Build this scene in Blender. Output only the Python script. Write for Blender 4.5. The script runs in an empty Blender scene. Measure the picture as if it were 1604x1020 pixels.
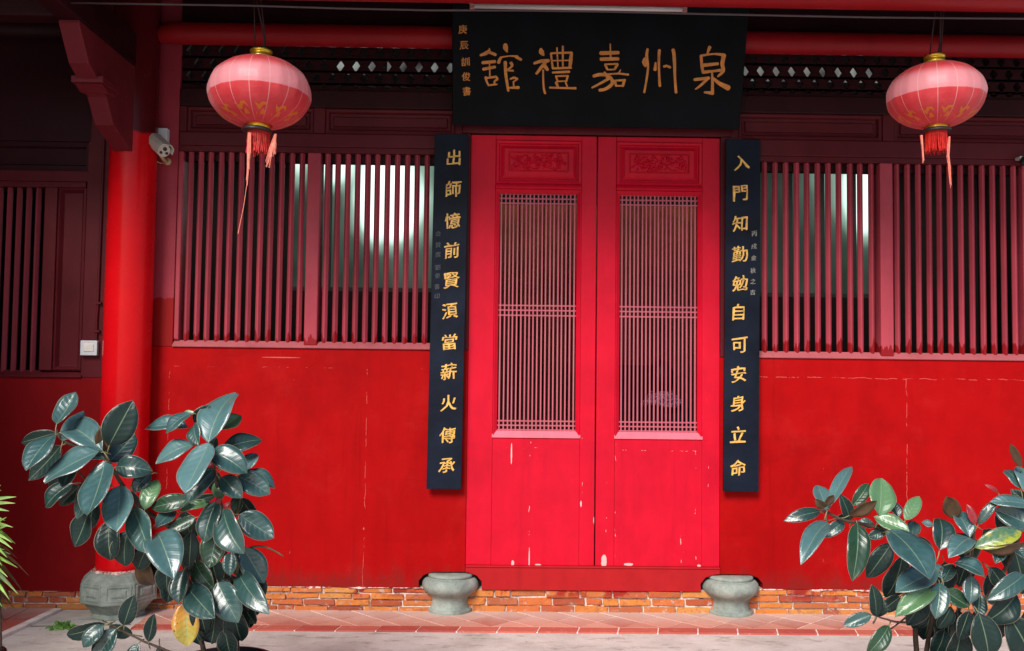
import bpy, bmesh, math, random
from mathutils import Vector, Matrix, noise
R = math.radians
rng = random.Random(7)
scene = bpy.context.scene
COL = scene.collection

# ------------------------------------------------------------------ camera, sky, sun, exposure
CAMZ, CAMD, F = 1.45, 5.87, 1500.0
cam_data = bpy.data.cameras.new('camera')
cam = bpy.data.objects.new('camera', cam_data)
COL.objects.link(cam)
CM = Matrix.Rotation(R(-0.8), 4, 'Z') @ Matrix.Rotation(R(90 + 2.86), 4, 'X') @ Matrix.Rotation(0.0115, 4, 'Z')
cam.matrix_world = Matrix.Translation((0, -CAMD, CAMZ)) @ CM
cam_data.sensor_fit = 'HORIZONTAL'
cam_data.sensor_width = 36.0
cam_data.lens = F / 1604.0 * 36.0
cam_data.clip_end = 500.0
scene.camera = cam

SUN_AZ, SUN_EL = 22.0, 38.5
w = bpy.data.worlds.new('World')
scene.world = w
w.use_nodes = True
nt = w.node_tree
sky = nt.nodes.new('ShaderNodeTexSky')
sky.sky_type = 'NISHITA'
sky.sun_disc = False
sky.sun_elevation = R(SUN_EL)
sky.sun_rotation = R(180 + SUN_AZ)
sky.dust_density = 1.2
sky.air_density = 1.0
sky.altitude = 50
bg = nt.nodes['Background']
bg.inputs['Strength'].default_value = 0.08
nt.links.new(sky.outputs['Color'], bg.inputs['Color'])
sd = bpy.data.lights.new('sun', 'SUN')
sd.energy = 2.9
sd.angle = R(24)
sd.color = (1.0, 0.95, 0.88)
sun = bpy.data.objects.new('sun', sd)
COL.objects.link(sun)
sv = Vector((-math.sin(R(SUN_AZ)) * math.cos(R(SUN_EL)), -math.cos(R(SUN_AZ)) * math.cos(R(SUN_EL)), math.sin(R(SUN_EL))))
sun.rotation_euler = sv.to_track_quat('Z', 'Y').to_euler()
scene.view_settings.view_transform = 'Standard'
scene.view_settings.look = 'None'
scene.view_settings.exposure = 0.58
scene.view_settings.gamma = 1.0
scene.view_settings.use_curve_mapping = False
scene.render.engine = 'CYCLES'
scene.cycles.max_bounces = 6

# ------------------------------------------------------------------ measuring: photo point -> point at a known depth
CO = Vector((0, -CAMD, CAMZ))
def ray(px, py):
    return (CM.to_3x3() @ Vector(((px - 802) / F, -(py - 510) / F, -1.0)))
def at(px, py, Y=0.0):
    d = ray(px, py)
    return CO + d * ((Y + CAMD) / d.y)
def on_ground(px, py, z=0.0):
    d = ray(px, py)
    return CO + d * ((z - CAMZ) / d.z)
def X(px, Y=0.0, py=550): return at(px, py, Y).x
def Z(py, Y=0.0, px=930): return at(px, py, Y).z

# ------------------------------------------------------------------ materials
class NB:
    def __init__(s, name):
        s.m = bpy.data.materials.new(name); s.m.use_nodes = True
        s.t = s.m.node_tree; s.b = s.t.nodes['Principled BSDF']
    def n(s, typ, **kw):
        x = s.t.nodes.new(typ)
        for k, v in kw.items():
            if k.startswith('i_'):
                x.inputs[k[2:].replace('_', ' ')].default_value = v
            else: setattr(x, k, v)
        return x
    def l(s, a, b): s.t.links.new(a, b)
    def put(s, v, sock):
        if hasattr(v, 'is_output') or isinstance(v, bpy.types.NodeSocket): s.l(v, sock)
        else: sock.default_value = v
    def math(s, op, a, b=0.0, c=None, clamp=False):
        x = s.n('ShaderNodeMath', operation=op); x.use_clamp = clamp
        s.put(a, x.inputs[0]); s.put(b, x.inputs[1])
        if c is not None: s.put(c, x.inputs[2])
        return x.outputs[0]
    def pos(s, obj=False):
        if obj: return s.n('ShaderNodeTexCoord').outputs['Object']
        return s.n('ShaderNodeNewGeometry').outputs['Position']
    def xyz(s, v):
        x = s.n('ShaderNodeSeparateXYZ'); s.l(v, x.inputs[0]); return x.outputs
    def noise(s, v, scale=5, detail=4, rough=.55, stretch=None, color=False):
        if stretch:
            mp = s.n('ShaderNodeMapping'); mp.inputs['Scale'].default_value = stretch
            s.l(v, mp.inputs['Vector']); v = mp.outputs[0]
        x = s.n('ShaderNodeTexNoise'); s.l(v, x.inputs['Vector'])
        x.inputs['Scale'].default_value = scale; x.inputs['Detail'].default_value = detail
        x.inputs['Roughness'].default_value = rough
        return x.outputs[1 if color else 0]
    def ramp(s, v, stops):
        x = s.n('ShaderNodeValToRGB'); cr = x.color_ramp
        while len(cr.elements) < len(stops): cr.elements.new(.5)
        for e, (p, c) in zip(cr.elements, stops):
            e.position = p; e.color = c if len(c) == 4 else (*c, 1)
        s.l(v, x.inputs[0]); return x.outputs[0]
    def mix(s, f, a, b, mode='MIX'):
        x = s.n('ShaderNodeMix', data_type='RGBA', blend_type=mode)
        s.put(f, x.inputs[0])
        for v, i in ((a, 6), (b, 7)):
            s.put((*v, 1) if isinstance(v, tuple) and len(v) == 3 else v, x.inputs[i])
        return x.outputs[2]
    def sm(s, v, lo, hi):
        x = s.n('ShaderNodeMapRange'); x.interpolation_type = 'SMOOTHSTEP'
        s.put(v, x.inputs[0]); x.inputs[1].default_value = lo; x.inputs[2].default_value = hi
        return x.outputs[0]
    def bump(s, h, strength=.3, dist=.01, normal=None):
        x = s.n('ShaderNodeBump'); s.l(h, x.inputs['Height'])
        x.inputs['Strength'].default_value = strength; x.inputs['Distance'].default_value = dist
        if normal is not None: s.l(normal, x.inputs['Normal'])
        return x.outputs[0]
    def out(s, col=None, rough=None, normal=None, spec=None, metal=None, **kw):
        if col is not None: s.put((*col, 1) if isinstance(col, tuple) and len(col) == 3 else col, s.b.inputs['Base Color'])
        if rough is not None: s.put(rough, s.b.inputs['Roughness'])
        if spec is not None: s.b.inputs['Specular IOR Level'].default_value = spec
        if metal is not None: s.b.inputs['Metallic'].default_value = metal
        if normal is not None: s.l(normal, s.b.inputs['Normal'])
        for k, v in kw.items(): s.put(v, s.b.inputs[k.replace('_', ' ')])
        return s.m

def painted(name, col, rough=.45, spec=.3, vary=.18, chips=0.0, chipcol=(.75, .6, .58), cracks=(), spots=(), second=None, lowcol=None, grain=.4, worn=0.0, obj=False, coat=0.0, upper=None, rand=0, mottle=1.0, splash=None):
    """Oil paint on wood or plaster. cracks: (axis, at, lo, hi) hairlines; spots: (x, z, rx, rz) flaked patches; second: (height, colour below it)."""
    b = NB(name); p = b.pos(obj); x, y, z = b.xyz(p)
    n1 = b.noise(p, 1.7, 5, .6); n2 = b.noise(p, 9, 5, .6, (1, 1, .35)); nf = b.noise(p, 60, 4, .6)
    f = b.math('ADD', b.math('MULTIPLY', n1, .6), b.math('MULTIPLY', n2, .4))
    dark = tuple(c * (1 - vary) for c in col); light = tuple(min(1, c * (1 + vary * .6) + .006 * vary) for c in col)
    c = b.ramp(f, [(.32, dark), (.5, col), (.68, light)])
    # broad uneven fading and faint rain streaks
    c = b.mix(b.math('MULTIPLY', b.sm(b.noise(p, .9, 6, .7), .46, .62), .30 * mottle), c, tuple(k * .62 for k in col))
    c = b.mix(b.math('MULTIPLY', b.sm(b.noise(p, 11, 6, .7, (1, 1, .05)), .56, .70), .28 * mottle), c, tuple(k * .60 for k in col))
    if mottle > 1:
        # patch coats: squarish areas rolled over later in a slightly different red
        vt = b.n('ShaderNodeTexVoronoi', feature='F1', distance='CHEBYCHEV'); mp = b.n('ShaderNodeMapping'); mp.inputs['Scale'].default_value = (1.3, 1, 2.1); b.l(p, mp.inputs[0]); b.l(mp.outputs[0], vt.inputs['Vector']); vt.inputs['Scale'].default_value = 1.0
        vs = b.n('ShaderNodeSeparateColor'); b.l(vt.outputs['Color'], vs.inputs[0])
        c = b.mix(b.math('MULTIPLY', b.sm(vs.outputs[0], .45, .75), .22), c, tuple(k * .66 for k in col))
        c = b.mix(b.math('MULTIPLY', b.sm(b.noise(p, 3.2, 7, .75), .5, .68), .16), c, (min(1, col[0] * 1.25), .022, .022))
    if splash:
        sz = b.math('ADD', z, b.math('MULTIPLY', b.math('SUBTRACT', b.noise(p, 9, 6, .75, (1, 1, .5)), .5), -.42))
        c = b.mix(b.math('MULTIPLY', b.sm(sz, splash + .10, splash - .06), .5), c, (.13, .022, .018))
        sp = b.math('MULTIPLY', b.sm(b.noise(p, 70, 3, .7), .68, .72), b.sm(z, splash + .22, splash))
        c = b.mix(b.math('MULTIPLY', sp, .5), c, (.45, .25, .20))
    if rand:
        oi = b.n('ShaderNodeObjectInfo').outputs['Random']
        c = b.mix(b.math('MULTIPLY', oi, rand), c, tuple(k * .45 for k in col))
    if second:
        h, c2 = second
        e = b.math('ADD', z, b.math('MULTIPLY', b.math('SUBTRACT', b.noise(p, 14, 3, .6, (1, 1, .2)), .5), .12))
        e = b.math('ADD', e, b.math('MULTIPLY', x, -.18))
        c = b.mix(b.sm(e, h + .004, h - .004), c, b.mix(f, tuple(k * .8 for k in c2), c2))
    if lowcol:
        h, c2 = lowcol
        e = b.math('ADD', z, b.math('MULTIPLY', b.math('SUBTRACT', b.noise(p, 38, 2, .5, (1, .3, .02)), .5), .22))
        c = b.mix(b.sm(e, h + .008, h - .008), c, c2)
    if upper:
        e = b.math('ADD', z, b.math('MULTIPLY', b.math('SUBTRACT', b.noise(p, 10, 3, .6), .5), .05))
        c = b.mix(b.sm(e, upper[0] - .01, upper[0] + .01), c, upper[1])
    # runs and scuffs
    sc = b.sm(b.noise(p, 30, 6, .7, (1, 1, .12)), .66, .76)
    c = b.mix(b.math('MULTIPLY', sc, .22), c, tuple(min(1, k * 1.5 + .03) for k in col))
    masks = []
    if chips > 0:
        masks.append(b.sm(b.noise(p, 26, 6, .75, (1, 1, .5)), .78 - chips * .12, .79 - chips * .12))
    wob = b.math('MULTIPLY', b.math('SUBTRACT', b.noise(p, 7, 5, .7), .5), .035)
    gap = b.noise(p, 11, 4, .7)
    for ax, a0, lo, hi, wd, thr in cracks:
        u, v = (x, z) if ax == 'v' else (z, x)
        d = b.math('ABSOLUTE', b.math('SUBTRACT', b.math('ADD', u, wob), a0))
        m = b.sm(d, wd, wd * .4)
        m = b.math('MULTIPLY', m, b.sm(gap, thr, thr + .05))
        m = b.math('MULTIPLY', m, b.math('MULTIPLY', b.math('GREATER_THAN', v, lo), b.math('LESS_THAN', v, hi)))
        masks.append(m)
    wob2 = b.math('MULTIPLY', b.math('SUBTRACT', b.noise(p, 45, 4, .8), .5), 1.6)
    for sx, sz, rx, rz in spots:
        dx = b.math('MULTIPLY', b.math('SUBTRACT', x, sx), 1 / rx); dz = b.math('MULTIPLY', b.math('SUBTRACT', z, sz), 1 / rz)
        d = b.math('ADD', b.math('ADD', b.math('MULTIPLY', dx, dx), b.math('MULTIPLY', dz, dz)), wob2)
        masks.append(b.sm(d, 1.0, .85))
    mk = None
    for m in masks: mk = m if mk is None else b.math('MAXIMUM', mk, m)
    hgt = b.math('ADD', b.math('MULTIPLY', nf, .35), b.math('MULTIPLY', b.noise(p, 12, 5, .6, (1, 1, .3)), .65))
    if mk is not None:
        c = b.mix(mk, c, chipcol)
        hgt = b.math('SUBTRACT', hgt, b.math('MULTIPLY', mk, .6))
    r = b.math('ADD', rough - .08, b.math('MULTIPLY', b.noise(p, 6, 4, .6), .2))
    return b.out(c, r, b.bump(hgt, grain, .004), spec * .5, Coat_Weight=coat, Coat_Roughness=.12)

def plain(name, col, rough=.5, spec=.5, metal=0, vary=.1, scale=12, bump=.15, dist=.004, obj=True, **kw):
    b = NB(name); p = b.pos(obj)
    n = b.noise(p, scale, 5, .6)
    c = b.ramp(n, [(.3, tuple(k * (1 - vary) for k in col)), (.7, tuple(min(1, k * (1 + vary)) for k in col))])
    return b.out(c, rough, b.bump(b.noise(p, scale * 5, 4, .6), bump, dist), spec, metal, **kw)

# ------------------------------------------------------------------ mesh helpers
def tag(o, label=None, cat=None, group=None, kind=None):
    if label: o['label'] = label
    if cat: o['category'] = cat
    if group: o['group'] = group
    if kind: o['kind'] = kind
    return o
def empty(name, loc=(0, 0, 0), label=None, cat=None, group=None, kind=None):
    o = bpy.data.objects.new(name, None); COL.objects.link(o); o.location = loc
    o.empty_display_size = .1
    return tag(o, label, cat, group, kind)
def add(name, mesh, mats, parent=None, smooth=False, bevel=0, segs=2):
    """link a bmesh or mesh, given in world coordinates, as one object under its thing"""
    if isinstance(mesh, bmesh.types.BMesh):
        bmesh.ops.recalc_face_normals(mesh, faces=mesh.faces)
        me = bpy.data.meshes.new(name); mesh.to_mesh(me); mesh.free()
    else: me = mesh
    if not isinstance(mats, (list, tuple)): mats = [mats]
    if not me.materials:
        for m in mats: me.materials.append(m)
    if smooth: me.polygons.foreach_set('use_smooth', [True] * len(me.polygons))
    o = bpy.data.objects.new(name, me); COL.objects.link(o)
    if parent is not None: parent_to(o, parent)
    if bevel:
        b = o.modifiers.new('bevel', 'BEVEL'); b.width = bevel; b.segments = segs; b.limit_method = 'ANGLE'; b.angle_limit = R(40)
    return o
def world_of(o):
    m = o.matrix_basis.copy()
    while o.parent is not None:
        m = o.parent.matrix_basis @ o.matrix_parent_inverse @ m if False else (o.parent.matrix_basis @ (o.matrix_parent_inverse @ m))
        o = o.parent
    return m
def parent_to(o, p):
    o.parent = p
    o.matrix_parent_inverse = world_of(p).inverted()
def BM(): return bmesh.new()
def box(bm, x0, x1, y0, y1, z0, z1, jit=0):
    vs = [bm.verts.new((x + rng.uniform(-jit, jit), y + rng.uniform(-jit, jit), z + rng.uniform(-jit, jit))) for x in (x0, x1) for y in (y0, y1) for z in (z0, z1)]
    for f in ((0, 1, 3, 2), (4, 6, 7, 5), (0, 4, 5, 1), (2, 3, 7, 6), (0, 2, 6, 4), (1, 5, 7, 3)):
        bm.faces.new([vs[i] for i in f])
    return vs
def prism(bm, pts, axis, a0, a1):
    """extrude a 2-D outline: axis 'y' takes (x,z), 'x' takes (y,z), 'z' takes (x,y)"""
    def P(p, a): return {'y': (p[0], a, p[1]), 'x': (a, p[0], p[1]), 'z': (p[0], p[1], a)}[axis]
    A = [bm.verts.new(P(p, a0)) for p in pts]; B = [bm.verts.new(P(p, a1)) for p in pts]
    n = len(pts)
    bm.faces.new(A); bm.faces.new(B[::-1])
    for i in range(n): bm.faces.new((A[i], B[i], B[(i + 1) % n], A[(i + 1) % n]))
    return A + B
def lathe(bm, prof, c=(0, 0, 0), seg=32, rot=0, cap=True, squash=None):
    rings = []
    for r, z in prof:
        rings.append([bm.verts.new((c[0] + r * math.cos(rot + 2 * math.pi * i / seg), c[1] + r * math.sin(rot + 2 * math.pi * i / seg), c[2] + z)) for i in range(seg)])
    for a, b_ in zip(rings, rings[1:]):
        for i in range(seg): bm.faces.new((a[i], a[(i + 1) % seg], b_[(i + 1) % seg], b_[i]))
    if cap: bm.faces.new(rings[0][::-1]); bm.faces.new(rings[-1])
    return rings
def tube(bm, pts, rad, seg=8, cap=True):
    pts = [Vector(p) for p in pts]; n = len(pts)
    rads = rad if isinstance(rad, (list, tuple)) else [rad] * n
    rings = []; u = None
    for i, p in enumerate(pts):
        t = (pts[min(i + 1, n - 1)] - pts[max(i - 1, 0)]).normalized()
        if u is None: u = t.orthogonal().normalized()
        u = (u - t * u.dot(t)).normalized(); v = t.cross(u)
        rings.append([bm.verts.new(p + (u * math.cos(2 * math.pi * k / seg) + v * math.sin(2 * math.pi * k / seg)) * rads[i]) for k in range(seg)])
    for a, b_ in zip(rings, rings[1:]):
        for k in range(seg): bm.faces.new((a[k], a[(k + 1) % seg], b_[(k + 1) % seg], b_[k]))
    if cap: bm.faces.new(rings[0][::-1]); bm.faces.new(rings[-1])
def rings_rect(bm, x0, x1, z0, z1, prof, cap=True):
    """a moulding lofted inward from a rectangle: prof = [(inset, y), ...]; closed by a flat panel when cap"""
    R_ = []
    for ins, y in prof:
        R_.append([bm.verts.new(v) for v in ((x0 + ins, y, z0 + ins), (x1 - ins, y, z0 + ins), (x1 - ins, y, z1 - ins), (x0 + ins, y, z1 - ins))])
    for a, b_ in zip(R_, R_[1:]):
        for i in range(4): bm.faces.new((a[i], a[(i + 1) % 4], b_[(i + 1) % 4], b_[i]))
    if cap: bm.faces.new(R_[-1])
def smooth_path(pts, k=4):
    out = []; P = [Vector(p) for p in pts]
    for i in range(len(P) - 1):
        p0, p1, p2, p3 = P[max(i - 1, 0)], P[i], P[i + 1], P[min(i + 2, len(P) - 1)]
        for j in range(k):
            t = j / k
            out.append(.5 * ((2 * p1) + (p2 - p0) * t + (2 * p0 - 5 * p1 + 4 * p2 - p3) * t * t + (3 * p1 - p0 - 3 * p2 + p3) * t ** 3))
    out.append(P[-1]); return out

# ================================================================== materials of the place
RED = (.375, .003, .004); MAROON = (.10, .010, .015); DOOR = (.60, .006, .026); DUSTY = (.50, .115, .15)
x262, x572, x1421 = X(261, 0, 750), X(572, 0, 750), X(1421, 0, 750)
zc1, zc2 = at(470, 577).z, at(1400, 593).z
zs = at(470, 545).z
M = {}
M['wall'] = painted('red_wall_paint', RED, .5, .10, .17, 0, (.60, .10, .09),
    cracks=[('v', x262, .1, zc1, .0016, .50), ('v', x572, .1, zc1, .0018, .48), ('v', X(456, 0, 800), .1, zc1, .0015, .6), ('v', x1421, .6, zc2, .0022, .45), ('v', X(1290, 0, 800), .1, zc2, .0015, .6), ('h', zc1 + .004, x262, X(668), .0014, .55), ('h', zc2, X(1190), X(1640), .0022, .47)], mottle=1.6, splash=.20,
    spots=[(X(440), Z(560, 0, 440), .12, .0035), (X(575), .5, .004, .008)], grain=.25)
M['dark_wall'] = painted('shaded_red_wall_paint', (.21, .006, .008), .55, .08, .2, 0, (.5, .2, .2), grain=.25)  # darker copy of the wall red, with the bay's shade in the colour
M['maroon'] = painted('maroon_window_paint', MAROON, .42, .3, .25, .12, (.55, .28, .28), grain=.5)
M['slat'] = painted('faded_maroon_slat_paint', (.44, .060, .085), .42, .3, .22, .1, (.8, .5, .5), lowcol=(Z(545, 0, 800) + .05, (.26, .008, .012)), grain=.4, rand=.45)
M['dark_slat'] = painted('shaded_bay_slat_paint', (.20, .026, .038), .42, .3, .25, .1, (.5, .3, .3), grain=.4, rand=.4)  # slat paint darkened to carry the shade of the left bay
M['post'] = painted('two_tone_post_paint', (.33, .035, .055), .4, .3, .2, .2, (.7, .35, .35), second=(Z(470, 0, 250) + .18 * 2.1, (.30, .006, .007)), grain=.5)
M['sill'] = painted('worn_sill_paint', (.40, .10, .115), .6, .3, .25, .35, (.3, .02, .02), grain=.6)
M['door'] = painted('bright_door_paint', DOOR, .34, .25, .2, 0, (.80, .45, .43),
    cracks=[('v', X(773, 0, 800), .3, .95, .0011, 0.67), ('v', X(802, 0, 800), .3, 1.3, .0016, 0.64), ('v', X(829, 0, 800), .28, 1.25, .0018, .57), ('v', X(895, 0, 800), .35, 1.2, .0018, 0.57), ('v', X(912, 0, 800), .4, 1.15, .0016, 0.60),
            ('v', X(950, 0, 800), .3, 1.0, .0028, 0.58), ('v', X(964, 0, 800), .3, 1.1, .0016, .56), ('v', X(1067, 0, 800), .28, .55, .0024, 0.51), ('v', X(1090, 0, 800), .28, 1.1, .0016, 0.57), ('v', X(1110, 0, 800), .3, .9, .0015, 0.61),
            ('h', Z(703), X(775), X(905), .0012, 0.57), ('h', Z(705), X(975), X(1105), .0012, 0.57)],
    spots=[(X(946, 0, 880), Z(879), .017, .040), (X(985, 0, 885), Z(884), .03, .008), (X(803, 0, 882), Z(884), .009, .020), (X(843, 0, 885), Z(886), .02, .006), (X(829, 0, 872), Z(878), .0035, 0.07), (X(931, 0, 815), Z(815), .006, .022), (X(803), Z(712), .0042, 0.07), (X(912), Z(790), .005, .02), (X(838), Z(682), .03, .006), (X(1096), Z(885), .012, .006), (X(1133), Z(450), .006, .06), (X(1133), Z(500), .005, .05)], grain=.4)
M['threshold'] = painted('threshold_paint', (.40, .012, .016), .45, .25, .22, .12, (.7, .35, .35), grain=.6)
M['bar'] = painted('dusty_pink_bar_paint', DUSTY, .5, .3, .2, .1, (.7, .5, .5), grain=.3)
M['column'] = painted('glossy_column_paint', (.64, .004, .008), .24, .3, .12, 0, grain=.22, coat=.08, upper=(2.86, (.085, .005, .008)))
M['purlin'] = painted('purlin_paint', (.30, .009, .013), .38, .3, .15, 0, grain=.3)
M['dark_wood'] = painted('dark_beam_paint', (.030, .005, .008), .5, .3, .3, .06, (.3, .12, .12), grain=.5)
M['rafter'] = painted('rafter_paint', (.05, .012, .014), .6, .2, .3, 0, grain=.5)
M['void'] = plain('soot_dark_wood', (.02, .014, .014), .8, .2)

# plaster and wood inside
M['inside'] = plain('grey_plaster', (.30, .28, .25), .85, .2, vary=.25, scale=2, obj=False)
M['brownwood'] = plain('brown_panelling', (.34, .09, .045), .5, .3, vary=.35, scale=5, obj=False)

# concrete apron
b = NB('pale_concrete'); p = b.pos()
n = b.noise(p, 2.2, 7, .65); n2 = b.noise(p, 16, 6, .7); n3 = b.noise(p, 90, 3, .6)
c = b.ramp(n, [(.3, (.42, .39, .355)), (.5, (.60, .57, .53)), (.7, (.70, .675, .635))])
st = b.sm(b.noise(p, 5, 8, .75, (1, 2.4, 1)), .52, .66)
c = b.mix(b.math('MULTIPLY', st, .75), c, (.26, .225, .19))
st2 = b.sm(n2, .58, .72); c = b.mix(b.math('MULTIPLY', st2, .5), c, (.74, .71, .67))
M['concrete'] = b.out(c, .85, b.bump(b.math('ADD', n2, b.math('MULTIPLY', n3, .5)), .6, .008), .25)

def tile_material(name, c0, c1, haze_y=True):
    b = NB(name); p = b.pos(); x, y, z = b.xyz(p)
    oi = b.n('ShaderNodeObjectInfo').outputs['Random']
    n = b.noise(p, 9, 6, .65); f = b.math('ADD', b.math('MULTIPLY', oi, .6), b.math('MULTIPLY', n, .4))
    c = b.ramp(f, [(.2, c0), (.75, c1)])
    # cement dust trodden along the foot of the wall
    d = b.math('ADD', y, b.math('MULTIPLY', b.math('SUBTRACT', b.noise(p, 6, 6, .7), .5), .32))
    c = b.mix(b.math('MULTIPLY', b.sm(d, -.36, .0), .7), c, (.62, .49, .44))
    c = b.mix(b.math('MULTIPLY', b.sm(b.noise(p, 25, 6, .7), .55, .7), .35), c, (.62, .46, .41))
    return b.out(c, .6, b.bump(b.noise(p, 45, 5, .6), .35, .003), .3)
M['tile'] = tile_material('terracotta_tile', (.46, .16, .115), (.64, .32, .24))
M['edge_tile'] = tile_material('red_edge_tile', (.42, .075, .058), (.56, .15, .11))
M['grout'] = plain('pale_grout', (.86, .76, .70), .9, .2, obj=False, vary=.2)

b = NB('old_brick'); p = b.pos()
oi = b.n('ShaderNodeObjectInfo').outputs['Random']
c = b.ramp(oi, [(0, (.34, .07, .035)), (.25, (.55, .14, .045)), (.5, (.62, .22, .045)), (.75, (.40, .10, .05)), (1, (.62, .28, .07))])
n = b.noise(p, 30, 6, .7); c = b.mix(b.sm(n, .5, .72), c, (.30, .13, .09))
n2 = b.noise(p, 18, 6, .7, (1, 1, 1.6)); c = b.mix(b.math('MULTIPLY', b.sm(n2, .57, .68), .8), c, (.48, .42, .38))
x, y, z = b.xyz(p); c = b.mix(b.math('MULTIPLY', b.math('MULTIPLY', b.sm(b.noise(p, 4.5, 5, .7), .52, .60), b.sm(z, .07, .12)), .85), c, (.30, .012, .012))
M['brick'] = b.out(c, .85, b.bump(b.noise(p, 55, 6, .7), .8, .006), .2)
b = NB('lime_mortar'); p = b.pos()
c = b.ramp(b.noise(p, 20, 6, .7), [(.34, (.16, .11, .09)), (.46, (.66, .52, .45)), (.66, (.88, .78, .72))])
M['mortar'] = b.out(c, .95, b.bump(b.noise(p, 60, 5, .7), .9, .008), .1)
b = NB('flaked_plaster_edge'); p = b.pos()
c = b.ramp(b.noise(p, 34, 6, .7), [(.42, (.40, .06, .055)), (.55, (.84, .66, .60))])
M['lime'] = b.out(c, .9, b.bump(b.noise(p, 70, 5, .7), .8, .005), .1)

b = NB('green_grey_stone'); p = b.pos(); x, y, z = b.xyz(p)
c = b.ramp(b.noise(p, 7, 7, .65), [(.3, (.13, .16, .14)), (.5, (.25, .29, .26)), (.72, (.40, .44, .40))])
c = b.mix(b.math('MULTIPLY', b.sm(b.noise(p, 70, 4, .8), .56, .68), .5), c, (.07, .08, .07))
M['stone'] = b.out(c, .75, b.bump(b.noise(p, 60, 6, .7), .6, .005), .3)

# ================================================================== ground
bm = BM(); bmesh.ops.create_grid(bm, x_segments=24, y_segments=24, size=60)
tag(add('ground', bm, M['concrete']), 'pale weathered concrete yard in front of the red hall', kind='structure')

# tile strip along the wall: diamonds with a border course, each tile a piece
def clip(poly, f):
    out = []
    for i in range(len(poly)):
        a, b_ = poly[i], poly[(i + 1) % len(poly)]; fa, fb = f(a), f(b_)
        if fa >= 0: out.append(a)
        if (fa >= 0) != (fb >= 0):
            t = fa / (fa - fb); out.append((a[0] + (b_[0] - a[0]) * t, a[1] + (b_[1] - a[1]) * t))
    return out
y_in = on_ground(870, 985).y; y_out = on_ground(870, 992.5).y
g1 = on_ground(232, 962); g2 = on_ground(198, 993)
def left_edge(p): # the strip starts at a slanting edge beside the column base
    t = (p[1] - g1.y) / (g2.y - g1.y); return p[0] - (g1.x + (g2.x - g1.x) * t)
strip = tag(empty('tiled_strip', (0, y_in, 0), kind='structure'), 'strip of terracotta diamond tiles along the foot of the wall')
bm = BM(); prism(bm, [(g2.x + .01, y_out + .005), (5.0, y_out + .005), (5.0, .3), (g1.x, .3)], 'z', -.05, .006)
add('mortar_bed', bm, M['grout'], strip)
HD = .125
k = 0
x00 = on_ground(870, 985).x
for i in range(-24, 36):
    for j in range(0, 6):
        if (i + j) % 2: continue
        cx, cy = x00 + i * HD, y_in + j * HD
        g = .0065
        poly = [(cx + HD - g, cy), (cx, cy + HD - g), (cx - HD + g, cy), (cx, cy - HD + g)]
        poly = clip(poly, lambda p: p[1] - (y_in + .003)); poly = clip(poly, lambda p: .12 - p[1]) if poly else poly
        poly = clip(poly, lambda p: left_edge(p) - .01) if poly else poly
        poly = clip(poly, lambda p: 4.2 - p[0]) if poly else poly
        if len(poly) < 3: continue
        bm = BM(); h = .0095 + rng.uniform(-.0008, .0012)
        prism(bm, poly, 'z', 0, h); add('tile', bm, M['tile'], strip)
x = X(796) - .22 * 30 + .01
while x < 4.2:
    poly = [(x + .004, y_out + .002), (x + .2215, y_out + .002), (x + .2215 + .02, y_in - .003), (x + .024, y_in - .003)]
    poly = clip(poly, lambda p: left_edge(p))
    if len(poly) > 2:
        bm = BM(); prism(bm, poly, 'z', -.03, .010 + rng.uniform(-.001, .001)); add('edge_tile', bm, M['edge_tile'], strip)
    x += .2255

# dark red paving with a pale kerb line, left
a, b_, c_ = on_ground(84, 957), on_ground(8, 992), on_ground(-140, 1060)
pav = tag(empty('red_paving', (a.x, a.y, 0), kind='structure'), 'dark red tiled paving in the far corner of the yard')
xs = [-5.2 + .3 * i for i in range(12)]
def pv(p):  # keep what lies to the left of the slanting kerb
    t = (p[1] - a.y) / (c_.y - a.y); return (a.x + (c_.x - a.x) * t) - p[0]
for i, xx in enumerate(xs):
    for j in range(6):
        poly = [(xx + .003, .02 - .3 * j - .297), (xx + .297, .02 - .3 * j - .297), (xx + .297, .02 - .3 * j), (xx + .003, .02 - .3 * j)]
        poly = clip(poly, pv)
        if len(poly) > 2:
            bm = BM(); prism(bm, poly, 'z', -.02, .009); add('tile', bm, M['edge_tile'], pav)
d = Vector((c_.x - a.x, c_.y - a.y)).normalized(); nrm = Vector((-d.y, d.x)); nrm = nrm if nrm.x > 0 else -nrm
bm = BM(); A0 = Vector((a.x, a.y)) + nrm * .002; A1 = A0 + d * 1.9
prism(bm, [tuple(A0), tuple(A0 + nrm * .05), tuple(A1 + nrm * .05), tuple(A1)], 'z', -.02, .018)
add('kerb_strip', bm, M['grout'], pav, bevel=.004)

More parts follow.
